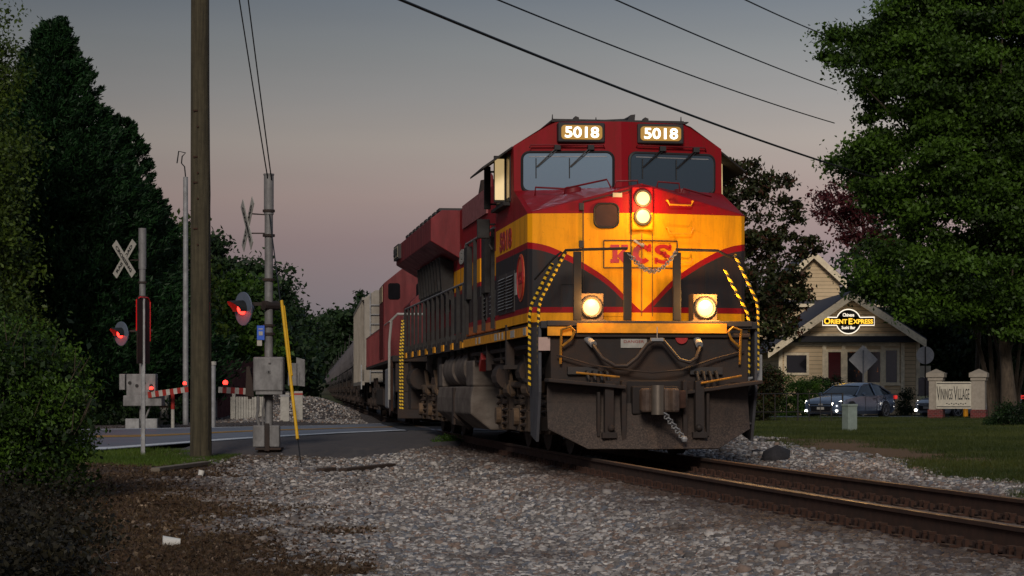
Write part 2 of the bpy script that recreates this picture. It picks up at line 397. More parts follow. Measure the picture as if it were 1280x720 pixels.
XX, ZZ = np.meshgrid(xs, zs); HH = gz(XX, ZZ)
V = np.stack([XX, ZZ, HH], -1).reshape(-1, 3)
nx, nz = len(xs), len(zs); I = np.arange(nx * nz).reshape(nz, nx)
F = np.stack([I[:-1, :-1], I[:-1, 1:], I[1:, 1:], I[1:, :-1]], -1).reshape(-1, 4)
m = N('ground_mix'); ga = m.attr('gravel').outputs['Fac']; la = m.attr('lawn').outputs['Fac']
n1 = m.noise(3, 8, .75); n2 = m.noise(26, 6, .8); n3 = m.noise(.6, 3)
sx = m.xyz()[0]; right_ = m.math('GREATER_THAN', sx, 3.9)
dirt = m.mix(m.ramp(n2, .3, .72), lin((42, 31, 25)), lin((106, 82, 65)))
dirt = m.mix(m.ramp(n1, .35, .7), dirt, lin((70, 52, 42)))
dirt = m.mix(right_, dirt, m.mix(m.ramp(n2, .3, .7), lin((96, 70, 44)), lin((132, 100, 66))))
vor = m.n.new('ShaderNodeTexVoronoi'); m.l.new(m.obj, vor.inputs['Vector']); vor.inputs['Scale'].default_value = 24
grav = m.mix(m.ramp(vor.outputs['Distance'], 0, .6), lin((128, 122, 122)), lin((50, 44, 42)))
grav = m.mix(m.math('MULTIPLY', m.ramp(n1, .4, .75), .6), grav, lin((92, 72, 60)))
lawn = m.mix(m.ramp(n2, .3, .7), lin((34, 46, 14)), lin((62, 76, 24)))
lawn = m.mix(m.math('MULTIPLY', m.ramp(n3, .42, .68), .85), lawn, lin((82, 74, 38)))
c = m.mix(ga, dirt, grav); c = m.mix(la, c, lawn)
m.set(Base_Color=c, Roughness=.95); m.bump(m.math('ADD', m.noise(40, 5, .8), m.math('MULTIPLY', vor.outputs['Distance'], -.6)), .03, .9)
g = np_mesh('ground', V, F, m.m, attrs={'gravel': gravel_w(XX, ZZ).ravel(), 'lawn': lawn_w(XX, ZZ).ravel()}, smooth=True); tag(g, kind='structure')

# ------------------------------------------------------------------ road
m = N('asphalt'); n1 = m.noise(60, 6, .8); n2 = m.noise(.8, 4, stretch=(.25, 1, 1)); n3 = m.noise(1.2, 4)
c = m.mix(m.ramp(n1, .3, .7), lin((92, 95, 104)), lin((124, 127, 136))); c = m.mix(m.math('MULTIPLY', m.ramp(n2, .4, .65), .45), c, lin((84, 87, 96)))
m.set(Base_Color=c, Roughness=m.math('ADD', .38, m.math('MULTIPLY', n3, .25))); m.bump(n1, .01, .3); M['asphalt'] = m.m
M['asphalt2'] = mat('patched_asphalt', lin((72, 68, 69)), .8, dirt=lin((96, 88, 85)), amt=.6, scale=4, bump=.006)
M['linewhite'] = mat('road_white_paint', lin((214, 218, 222)), .6, dirt=lin((110, 110, 112)), amt=.5, scale=6)
M['lineyel'] = mat('road_yellow_paint', lin((206, 150, 40)), .6, dirt=lin((100, 84, 60)), amt=.6, scale=6)
def road_pt(X, t, dz=0.0):
    zn = np.interp(X, RN[:, 0], RN[:, 1]); zf = np.interp(X, RF[:, 0], RF[:, 1]); hn = np.interp(X, RN[:, 0], RN[:, 2]); hf = np.interp(X, RF[:, 0], RF[:, 2])
    cr_ = .05 * math.sin(math.pi * min(max(t, 0), 1)) * float(sm(2.5, 7, abs(X)))
    return (X, zn + (zf - zn) * t, hn + (hf - hn) * t + dz + cr_)
ROADX = sorted(set([round(-45 + .5*i, 3) for i in range(80)] + [round(-5 + .125*i, 3) for i in range(145)] + [round(13 + i, 3) for i in range(48)]))
def strip(name, t0, t1, x0, x1, m, dz, n=60, nt=1):
    b = MB(); vs = []; fs = []
    for X in [q for q in ROADX if x0 - .01 <= q <= x1 + .01]:
        for j in range(nt + 1): vs.append(road_pt(X, t0 + (t1 - t0) * j / nt, dz))
    w = nt + 1
    for i in range(len(vs) // w - 1):
        for j in range(nt): a = i * w + j; fs.append((a, a + w, a + w + 1, a + 1))
    b.add(vs, fs); return tag(b.build(name, m, smooth=True), kind='structure')
strip('road', 0, 1, -45, 60, M['asphalt'], 0, 160, 8)
strip('road_edge_line', .015, .085, -45, -1.5, M['linewhite'], .006, 80)
strip('road_edge_line', .92, .96, -45, -1.5, M['linewhite'], .006, 80)
strip('road_centre_line', .44, .468, -45, -2.5, M['lineyel'], .006, 80, 1)
strip('road_centre_line', .49, .518, -45, -2.5, M['lineyel'], .006, 80, 1)
# dark patched apron between the travel lane and the ballast
b = MB(); near = [(-7.0, 42.6, -.36), (-5.6, 42.2, -.33), (-3.6, 42.3, -.25), (-2.3, 42.0, -.2), (-1.2, 43.0, -.11), (-.3, 45.2, -.04)]
vs = []; fs = []
for (x, z, h) in near:
    xx = x + .35; e = road_pt(xx, -.002, -.004); vs += [(x, z - .9, float(gz(x, z - .9)) - .07), (x, z, h), ((x+xx)/2, (z + e[1]) / 2, (h + e[2]) / 2 + .02), e]
for i in range(len(near) - 1):
    for j in range(3): a = i * 4 + j; fs.append((a, a + 4, a + 5, a + 1))
b.add(vs, fs); tag(b.build('road_apron', M['asphalt2'], smooth=True), kind='structure')
M['conc'] = mat('concrete', lin((140, 136, 128)), .85, dirt=lin((96, 92, 84)), amt=.6, scale=3)

# ------------------------------------------------------------------ track
trk = empty('railway_track', (0, 0, 0), 0, 'rusty single railway track curving from the bottom right under the locomotive', 'railway track')
prof = [(-.075, -.19), (.075, -.19), (.075, -.178), (.02, -.158), (.012, -.15), (.012, -.05), (.036, -.036), (.037, -.006), (.03, 0), (-.03, 0), (-.037, -.006), (-.036, -.036), (-.012, -.05), (-.012, -.15), (-.02, -.158), (-.075, -.178)]
rz = list(np.arange(2, 100, .5)) + list(np.arange(100, 400, 4))
for lat in (-.755, .755):
    vs = []; fs = []; mi = []; n = len(prof)
    for Z in rz:
        p = on_track(Z, lat); a = hd(Z)
        for (u, w) in prof: vs.append((p.x + u * math.cos(a), p.y + u * math.sin(a), w))
    b = MB()
    for i in range(len(rz) - 1):
        for k in range(n):
            fs.append((i*n+k, i*n+(k+1) % n, (i+1)*n+(k+1) % n, (i+1)*n+k)); mi.append(1 if k in (7, 8, 9) else 0)
    b.add(vs, fs); b.mi = mi; b.build('rail', [M['railside'], M['railhead']], trk, smooth=True)
tb = MB().box(-1.3, 1.3, -.115, .115, -.38, -.205)
PB = []
for lat in (-.755, .755):
    pb = MB(); PB.append(pb)
    pb.box(lat - .18, lat + .18, -.09, .09, -.203, -.186)
    for sx in (-1, 1):
        for sy in (-.06, .055):
            pb.box(lat + sx*.1 - .02, lat + sx*.1 + .02, sy - .016, sy + .016, -.19, -.135)
            pb.box(lat + sx*.095 - .03, lat + sx*.095 + .03, sy - .02, sy + .02, -.145, -.125)
    for sy in (-.16, .16):                                 # rail anchors against the sleeper
        pb.box(lat - .09, lat + .09, sy - .02, sy + .02, -.215, -.165); pb.box(lat - .10, lat - .07, sy - .025, sy + .025, -.20, -.14); pb.box(lat + .07, lat + .10, sy - .025, sy + .025, -.20, -.14)
t0 = tb.build('sleeper', M['tie'], trk, bevel=.012); P0s = [pb.build('tie_plate', M['rust'], t0) for pb in PB]
Z = 9.0; first = True; r2 = random.Random(3)
for k in range(79):
    p = on_track(Z)
    if first: t = t0; first = False
    else:
        t = t0.copy(); COL.objects.link(t); t.parent = trk
        for p0 in P0s: q = p0.copy(); COL.objects.link(q); q.parent = t
    t.location = (p.x, p.y, 0); t.rotation_euler = (0, 0, hd(Z) + r2.uniform(-.012, .012)); Z += .5
# rubber crossing panels
b = MB()
for lat0, lat1 in ((-1.5, -.86), (-.64, .64), (.86, 1.5)):
    pts = []
    for Zc in (49.0, 53, 57, 61.6): pts.append((on_track(Zc, lat0), on_track(Zc, lat1)))
    for (a0, a1), (b0, b1) in zip(pts[:-1], pts[1:]):
        b.add([(a0.x, a0.y, -.001), (a1.x, a1.y, -.001), (b1.x, b1.y, -.001), (b0.x, b0.y, -.001), (a0.x, a0.y, -.2), (a1.x, a1.y, -.2)], [(0, 1, 2, 3), (4, 5, 1, 0)])
b.build('crossing_panel', M['rubber'], trk)

# ------------------------------------------------------------------ ballast stones
def icosa():
    t = (1 + 5 ** .5) / 2
    v = np.array([(-1,t,0),(1,t,0),(-1,-t,0),(1,-t,0),(0,-1,t),(0,1,t),(0,-1,-t),(0,1,-t),(t,0,-1),(t,0,1),(-t,0,-1),(-t,0,1)], float); v /= np.linalg.norm(v[0])
    f = np.array([(0,11,5),(0,5,1),(0,1,7),(0,7,10),(0,10,11),(1,5,9),(5,11,4),(11,10,2),(10,7,6),(7,1,8),(3,9,4),(3,4,2),(3,2,6),(3,6,8),(3,8,9),(4,9,5),(2,4,11),(6,2,10),(8,6,7),(9,8,1)])
    return v, f
R = np.random.RandomState(11)
def stones(name, X, Z, size, m, sink=.25, tone=None, label=None):
    v0, f0 = icosa(); n = len(X); ns = 12
    shapes = []
    for k in range(ns):
        s = v0 * (1 + (R.rand(12, 1) - .5) * .7) * np.array([1, .85, .62]) * (1 + (R.rand(3) - .5) * .3); shapes.append(s)
    shapes = np.array(shapes)[R.randint(0, ns, n)]
    a = R.rand(n) * 6.283; ca, sa = np.cos(a), np.sin(a); tl = (R.rand(n) - .5) * 1.1; ct, st = np.cos(tl), np.sin(tl)
    x, y, z = shapes[..., 0], shapes[..., 1], shapes[..., 2]
    x, z = x * ct[:, None] + z * st[:, None], -x * st[:, None] + z * ct[:, None]
    x, y = x * ca[:, None] - y * sa[:, None], x * sa[:, None] + y * ca[:, None]
    P = np.stack([x, y, z], -1) * size[:, None, None]
    P[..., 0] += X[:, None]; P[..., 1] += Z[:, None]; P[..., 2] += (gz(X, Z) + size * sink)[:, None]
    Fc = (f0[None] + 12 * np.arange(n)[:, None, None]).reshape(-1, 3)
    tn = (R.rand(n) if tone is None else tone)
    rs = np.clip(1.85 - np.abs(dlat(X, Z)) / 1.3 + (vnoise(X, Z, .8, 31) - .5) * .6, 0, 1) + 1.1 * np.clip(vnoise(X, Z, 1.1, 33) * .6 + vnoise(X, Z, .35, 34) * .4 - .62, 0, .5) * 2 + np.clip(sm(-4.5, -7, dlat(X, Z)), 0, 1) * .8
    o = np_mesh(name, P.reshape(-1, 3), Fc, m, attrs={'tone': np.repeat(tn, 12), 'stain': np.repeat(rs, 12)})
    return o
m = N('ballast_stone'); tn = m.attr('tone').outputs['Fac']; stn = m.attr('stain').outputs['Fac']
c = m.mix(m.math('POWER', tn, 1.6), lin((92, 87, 85)), lin((212, 204, 197)))
c = m.mix(m.math('LESS_THAN', m.math('FRACT', m.math('MULTIPLY', tn, 17.3)), .16), c, lin((134, 114, 102)))
c = m.mix(m.math('LESS_THAN', m.math('FRACT', m.math('MULTIPLY', tn, 31.7)), .10), c, lin((106, 110, 118)))
c = m.mix(m.math('MULTIPLY', m.ramp(m.noise(30, 5, .7), .3, .8), .5), c, lin((74, 64, 58)))
c = m.mix(m.math('MULTIPLY', m.math('MINIMUM', stn, 1.0), .85), c, lin((58, 40, 31)))
m.set(Base_Color=c, Roughness=.85); M['stone'] = m.m
def scatter(n, Z0, Z1, xa, xb, p=2.0):
    u = R.rand(n); Z = (1 / (1 / Z0 ** (p-1) + u * (1 / Z1 ** (p-1) - 1 / Z0 ** (p-1)))) ** (1 / (p-1)); X = xa(Z) + R.rand(n) * (xb(Z) - xa(Z)); return X, Z
view = lambda px: (lambda Z: (px - 640) * Z / FPX)
# left and between the rails
X, Z = scatter(260000, 11.5, 47, view(60), view(1340), 1.9)
gw = gravel_w(X, Z); d = dlat(X, Z)
keep = (R.rand(len(X)) < np.where(gw > .02, gw ** 1.2, 0)) & ~(road_mask(X, Z)[0]) & (X < 5.6)
pathc = (Z > 42.7) & (X < -.2) & (X > -7.2); keep &= ~pathc
keep &= (d > -8.5)
keep &= ~((np.abs(np.abs(d) - .755) < .085))
X, Z, d = X[keep], Z[keep], d[keep]
size = (.015 + .030 * R.rand(len(X)) ** 1.8) * np.where(R.rand(len(X)) < .015, 1.6, 1) * (1 + .25 * (Z > 30)); size = np.where(np.abs(d) < .68, size * .85, size)
tag(stones('ballast', X, Z, size, M['stone']), kind='stuff')
# mounds beyond the road
X = R.uniform(-13, -3.5, 16000); Z = R.uniform(62, 92, 16000); d = dlat(X, Z); k = (d < -1.8)
tag(stones('ballast_mound', X[k], Z[k], .03 + .03 * R.rand(k.sum()), M['stone']), kind='stuff')
# ------------------------------------------------------------------ lead locomotive (local: x right, y backwards, z up, origin at the coupler face on rail level)
PHI = math.atan(.1404)
LOCO_O = (1.979, 27.531, 0)
L = empty('locomotive', LOCO_O, PHI, 'red and yellow lead locomotive facing the viewer with bright headlights and lit number boards', 'locomotive')
def yf(x): return 1.3 + .3 * abs(x) / 1.55            # V-shaped nose front
def yc(x): return 2.75 + .25 * abs(x) / 1.55          # V-shaped cab front
# nose shell
b = MB(); ztop = lambda x: 3.79 - .40 * abs(x) / 1.55
XS = [-1.55, -1.49, -.75, 0, .75, 1.49, 1.55]
yoff = {-1.55: .05, 1.55: .05}
vs = []
for x in XS: vs += [(x, yf(x) + yoff.get(x, 0), 1.87), (x, yf(x) + yoff.get(x, 0), ztop(x)), (x, yc(x) + .02, 3.885 - .05 * abs(x) / 1.55)]
fs = []
for i in range(len(XS) - 1): a = i * 3; fs += [(a, a+3, a+4, a+1), (a+1, a+4, a+5, a+2)]
b.add(vs, fs)
for s in (-1, 1): b.add([(s*1.55, 1.65, 1.87), (s*1.55, 1.65, 3.39), (s*1.55, 3.02, 3.835), (s*1.55, 3.02, 1.87)], [(0, 1, 2, 3)])
nose = b.build('nose', M['nose'], L, bevel=.018)
# door in the nose front (seam, hinges, rounded window)
def on_front(p, e=.012): return Vector((p[0], yf(p[0]) - e - p[1], p[2]))
def seam(b, pts, w=.012, m=0, e=.006, f=None):
    f = f or yf
    for (x0, z0), (x1, z1) in zip(pts[:-1], pts[1:]):
        n = 4
        for i in range(n):
            a, c = i / n, (i + 1) / n
            xa, za, xb_, zb = x0 + (x1-x0)*a, z0 + (z1-z0)*a, x0 + (x1-x0)*c, z0 + (z1-z0)*c
            b.bar((xa, f(xa) - e, za), (xb_, f(xb_) - e, zb), w, w, m)
b = MB()
b.add([(-.80, yf(.8) - .012, 1.95), (-.155, yf(.155) - .012, 1.95), (-.155, yf(.155) - .012, 3.66), (-.80, yf(.8) - .012, 3.52)], [(0, 1, 2, 3)])
door = b.build('door', M['nose'], L)
b = MB(); seam(b, [(-.80, 1.95), (-.80, 3.54), (-.15, 3.70), (-.15, 1.95)], .014, e=.014); b.build('door_seal', M['blk'], door)
for z in (2.2, 2.95, 3.47): b = MB(); b.box(-.86, -.79, yf(.8) - .04, yf(.8) - .005, z - .05, z + .05); b.build('hinge', M['dark'], door, bevel=.006)
def rrect(w, h, r, n=5):
    P = []
    for cx, cz, a0 in ((w/2-r, h/2-r, 0), (-w/2+r, h/2-r, 90), (-w/2+r, -h/2+r, 180), (w/2-r, -h/2+r, 270)):
        for i in range(n + 1): a = math.radians(a0 + 90*i/n); P.append((cx + r*math.cos(a), cz + r*math.sin(a)))
    return P
def plate(b, pts, cx, cz, f, e0, e1, m=0):             # plate following the front, standing from e0 to e1 off it
    n = len(pts); A = [(cx+p[0], f(cx+p[0]) - e0, cz+p[1]) for p in pts]; B = [(cx+p[0], f(cx+p[0]) - e1, cz+p[1]) for p in pts]
    b.add(A + B, [tuple(range(n, 2*n))[::-1]] + [(i, (i+1) % n, n+(i+1) % n, n+i) for i in range(n)], m)
w = MB(); plate(w, rrect(.30, .30, .08), -.485, 3.345, yf, .0, .026); w.build('door_window', mat('smoked_pane', lin((66, 46, 36)), .12), door)
w = MB(); P = rrect(.33, .33, .09); w.tube([(-.485 + p[0], yf(-.485 + p[0]) - .025, 3.345 + p[1]) for p in P + P[:1]], .014, 6); w.build('window_gasket', M['rubber'], door)
w = MB(); w.bar((-.12, yf(0) - .05, 3.0), (-.02, yf(0) - .06, 2.93), .03); w.ball((-.0, yf(0) - .05, 2.93), .03); w.build('door_handle', M['galv'], door)
# faint panel lines right of the lamps
b = MB()
seam(b, [(.0, 1.95), (.0, 3.1)], .008); seam(b, [(.95, 2.62), (.95, 2.0)], .008); seam(b, [(-1.1, 2.05), (-1.1, 2.4), (-.86, 2.4)], .008)
seam(b, [(.155, 1.95), (.155, 3.10)], .007)
b.build('panel_seam', M['blk'], nose)
# lettering in its outlined box
MK = mat('letter_red', lin((160, 26, 30)), .45)
def slab(b, polys, x0, z0, w, h):
    for poly in polys:
        pts = [(x0 + p[0]*w, z0 + p[1]*h) for p in poly]; n = len(pts)
        A = [(p[0], yf(p[0]) - .004, p[1]) for p in pts]; B = [(p[0], yf(p[0]) - .022, p[1]) for p in pts]
        b.add(A + B, [tuple(range(n, 2*n))[::-1]] + [(i, (i+1) % n, n+(i+1) % n, n+i) for i in range(n)])
K_ = [[(0,0),(.5,0),(.5,.2),(.40,.2),(.40,.8),(.5,.8),(.5,1),(0,1),(0,.8),(.12,.8),(.12,.2),(0,.2)], [(.40,.42),(.78,.82),(.62,.82),(.62,1),(1,1),(1,.82),(.70,.52),(1.0,.18),(1.05,.18),(1.05,0),(.72,0),(.40,.36)]]
def arc(cx, cz, rx, rz_, a0, a1, n=10): return [(cx + rx*math.cos(math.radians(a0+(a1-a0)*i/n)), cz + rz_*math.sin(math.radians(a0+(a1-a0)*i/n))) for i in range(n+1)]
o_, i_ = arc(.5, .5, .5, .5, 42, 318, 16), arc(.52, .5, .22, .27, 50, 310, 16)
C_ = [[o_[k], o_[k+1], i_[k+1], i_[k]] for k in range(16)] + [[(.74,.62),(.98,.62),(.98,1),(.84,1),(.74,.78)]]
so = arc(.5,.73,.48,.27,20,270,12) ; si = arc(.5,.73,.2,.09,20,270,12)
s2o = arc(.5,.27,.48,.27,90,-160,12); s2i = arc(.5,.27,.2,.09,90,-160,12)
S_ = [[so[k], so[k+1], si[k+1], si[k]] for k in range(12)] + [[s2o[k], s2o[k+1], s2i[k+1], s2i[k]] for k in range(12)] + [[(.32,.46),(.68,.46),(.68,.64),(.32,.64)], [(.78,.70),(.97,.70),(.97,1),(.84,1)], [(.03,0),(.16,0),(.22,.3),(.03,.3)]]
b = MB(); slab(b, K_, -.43, 2.69, .24, .25); slab(b, C_, -.13, 2.68, .27, .27); slab(b, S_, .18, 2.68, .26, .27)
b.build('lettering', MK, L)
b = MB(); seam(b, [(-.52, 2.62), (.52, 2.62), (.52, 3.0), (-.52, 3.0), (-.52, 2.62)], .014, e=.016); b.build('lettering_frame', M['blk'], L)
# grab irons on the nose
for (x0, x1, z, dz) in ((.36, .74, 3.50, .06), (.36, .74, 3.10, .08), (.36, .74, 2.70, .05)):
    b = MB(); b.tube([(x0, yf(x0) - .01, z + dz), (x0, yf(x0) - .08, z + dz), (x0 + .03, yf(x0) - .09, z), (x1 - .03, yf(x1) - .09, z), (x1, yf(x1) - .08, z + dz), (x1, yf(x1) - .01, z + dz)], .012, 6); b.build('grab_iron', M['yel'], L, smooth=True)
# twin headlight in its housing
b = MB(); b.box(-.15, .15, yf(0) - .05, yf(.15) + .02, 3.14, 3.74); hl = b.build('headlight', M['nose'], L, bevel=.02)
for z in (3.575, 3.325):
    b = MB(); b.tube([(0, yf(0) - .03, z), (0, yf(0) - .085, z)], [.125, .12], 20); b.build('lamp_ring', M['dark'], hl)
    b = MB(); b.cyl((0, yf(0) - .05, z), (0, yf(0) - .093, z), .094, .09, 24); b.build('lamp_lens', M['lamp'], hl)
b = MB(); b.box(-.40, -.27, yf(.3) - .02, yf(.3) + .02, 3.60, 3.66); b.build('data_plate', M['white'], L)
def lamp_light(x, y, z, e, size=60, parent=L, col=(1, .50, .13)):
    l = bpy.data.objects.new('lamp_light', bpy.data.lights.new('lamp_light', 'POINT')); COL.objects.link(l); l.parent = parent
    l.location = (x, y, z); l.data.energy = e; l.data.color = col; l.data.shadow_soft_size = .05; return l
lamp_light(0, yf(0) - .34, 3.45, 32)
def beam(x, y, z, e, tx, ty, tz, ang=24, parent=L):
    l = bpy.data.objects.new('lamp_beam', bpy.data.lights.new('lamp_beam', 'SPOT')); COL.objects.link(l); l.parent = parent
    l.location = (x, y, z); l.data.energy = e; l.data.color = (1, .55, .18); l.data.spot_size = math.radians(ang); l.data.spot_blend = .9; l.data.shadow_soft_size = .06
    l.rotation_euler = Vector((tx, ty, tz)).to_track_quat('-Z', 'Y').to_euler()
beam(0, yf(0) - .13, 3.45, 700, -.08, -1, -.10, 34)
# cab shell: outline extruded, V front with window openings modelled as set-in glass
OUT = [(-1.55, 3.6), (-1.55, 4.49), (-1.06, 4.80), (-.95, 4.84), (.95, 4.84), (1.06, 4.80), (1.55, 4.49), (1.55, 3.6)]
b = MB(); f = lambda x: yc(x)
poly = [(-1.55, 3.80), (-1.55, 4.49), (-1.06, 4.80), (-.95, 4.84), (0, 4.84), (0, 3.86)]
front = [(p[0], yc(p[0]) + .04 * (p[1] - 3.8), p[1]) for p in poly]
for s in (1, -1):
    q = [(s*p[0], p[1], p[2]) for p in front]; b.add(q, [(0, 1, 2, 3, 4, 5) if s > 0 else (5, 4, 3, 2, 1, 0)])
ring = [(-1.55, 1.87), (-1.55, 4.49), (-1.06, 4.80), (-.95, 4.84), (.95, 4.84), (1.06, 4.80), (1.55, 4.49), (1.55, 1.87)]
n = len(ring)
A = [(p[0], 3.0 + (.03 if abs(p[0]) > 1.5 else -.02) - (0 if abs(p[0]) > 1.5 else .06), p[1]) for p in ring]; B = [(p[0], 5.0, p[1]) for p in ring]
b.add(A + B, [(i, i+1, n+i+1, n+i) for i in range(n-1)] + [tuple(range(n, 2*n))])
b.add([(0, 2.81, 4.84), (-.95, 2.93, 4.84), (.95, 2.93, 4.84), (-.95, 3.0, 4.838), (.95, 3.0, 4.838)], [(0, 1, 3, 4, 2)])
cab = b.build('cab', M['nose'], L, bevel=.012)
def ycab(x): return yc(x) + .022
for s in (-1, 1):
    fr = MB(); P = rrect(1.30, .56, .10); cx, cz = s * .775, 4.105
    P = [(p[0], p[1] - (.02 if p[0]*s > 0 and p[1] < 0 else 0)) for p in P]
    fr.tube([(cx + p[0], ycab(cx + p[0]) - .015, cz + p[1]) for p in P + P[:1]], .028, 6, cap=False); wsf = fr.build('windshield', M['rubber'], L, smooth=True)
    gl = MB(); plate(gl, rrect(1.28, .54, .09), cx, cz, ycab, .0, .036); gl.build('pane', M['glass'], wsf); gl = MB(); gl.bar((cx - .56, ycab(cx - .56) - .04, 4.325), (cx + .56, ycab(cx + .56) - .04, 4.325), .008, .014); gl.build('visor_rail', M['galv'], wsf)
    # wipers, drip rail and hand rail under the window
    for wx in (-.36, .12) if s < 0 else (-.36, .16):
        wp = MB()
        x0, z0 = cx + wx + .18 * 1, 4.44; x1, z1 = cx + wx - .10, 4.17
        wp.bar((x0, ycab(x0) - .06, z0), (x1, ycab(x1) - .06, z1), .030, .014); wp.bar((x0 + .05, ycab(x0) - .06, z0), (x1 + .02, ycab(x1) - .06, z1), .016, .012)
        wp.bar((x1, ycab(x1) - .045, z1 + .13), (x1, ycab(x1) - .045, z1 - .16), .014, .014); wp.box(x0 - .02, x0 + .07, ycab(x0) - .09, ycab(x0) - .01, z0 - .02, z0 + .05)
        wp.build('wiper', M['wire'], L)
    gr = MB(); gr.tube([(cx - .56, ycab(cx) - .01, 4.45), (cx - .54, ycab(cx-.5) - .07, 4.49), (cx + .50, ycab(cx+.5) - .07, 4.49), (cx + .53, ycab(cx+.5) - .01, 4.45)], .011, 6)
    gr.build('window_grab_rail', M['redb'], L)
    # number board
    nb = MB(); nb.box(s*.585 - .345, s*.585 + .345, 2.78, 3.05, 4.525, 4.815) ; nbo = nb.build('number_board', M['dark'], L, bevel=.02)
    nb = MB(); nb.prism([(s*.585 + p[0], 4.67 + p[1]) for p in rrect(.60, .205, .05)], 'y', 2.765, 2.79); nb.build('light_panel', M['board'], nbo)
    text('digits', '5018', .24, M['digits'], nbo, (s*.585, 2.757, 4.67), (1, 0, 0), (0, 0, 1), w=.50, h=.16, bold=.004, ext=.004)
# handrails on the nose roof
def rl(pts): b = MB(); b.tube([Vector(p) for p in pts], .013, 6); b.build('nose_handrail', M['redb'], L, smooth=True)
rl([(-1.30, 2.6, 3.72), (-1.30, 2.55, 3.84), (-.92, 2.3, 3.80), (-.92, 2.3, 3.72)])
rl([(-.92, 2.3, 3.72), (-.92, 2.25, 3.80), (-.38, 1.9, 3.90), (-.33, 1.85, 3.78)])
rl([(-.30, 1.75, 3.76), (-.28, 1.72, 3.86), (.02, 1.7, 3.87), (.04, 1.75, 3.76)])
rl([(.30, 1.75, 3.76), (.32, 1.72, 3.86), (.62, 1.72, 3.84), (.64, 1.75, 3.72)])
rl([(.72, 2.1, 3.68), (.76, 2.05, 3.80), (1.22, 2.3, 3.72), (1.26, 2.4, 3.60)])
b = MB(); b.cyl((-.75, 2.55, 3.7), (-.75, 2.55, 3.85), .13, .11, 14); b.build('nose_vent', M['redb'], L, smooth=True)
b = MB(); b.cyl((.85, 2.55, 3.68), (.85, 2.55, 3.84), .13, .11, 14); b.build('nose_vent', M['redb'], L, smooth=True)
# roof walk, antennas
b = MB(); b.box(-1.0, 1.0, 2.95, 4.9, 4.842, 4.865); b.box(-.98, .98, 3.0, 3.1, 4.865, 4.89)
for i in range(10): b.box(-.99 + i*.22, -.93 + i*.22, 3.0, 4.6, 4.866, 4.88)
b.build('cab_roof', M['dark'], L)
b = MB()
for x, h in ((-.95, .10), (-.30, .07), (.98, .10)): b.cyl((x, 3.2, 4.88), (x, 3.2, 4.88 + h), .014, .006, 6)
for x in (-.62, .42): b.prism([(x - .05, 4.87), (x + .05, 4.87), (x + .05, 4.93), (x + .0, 4.95)], 'y', 3.1, 3.3)
b.tube([(-.2, 3.2, 4.90), (.12, 3.2, 4.92), (.2, 3.2, 4.96)], .016, 6); b.prism([(.14, 4.87), (.26, 4.87), (.27, 4.99), (.20, 4.98)], 'y', 3.1, 3.35)
b.build('antenna', M['dark'], L)
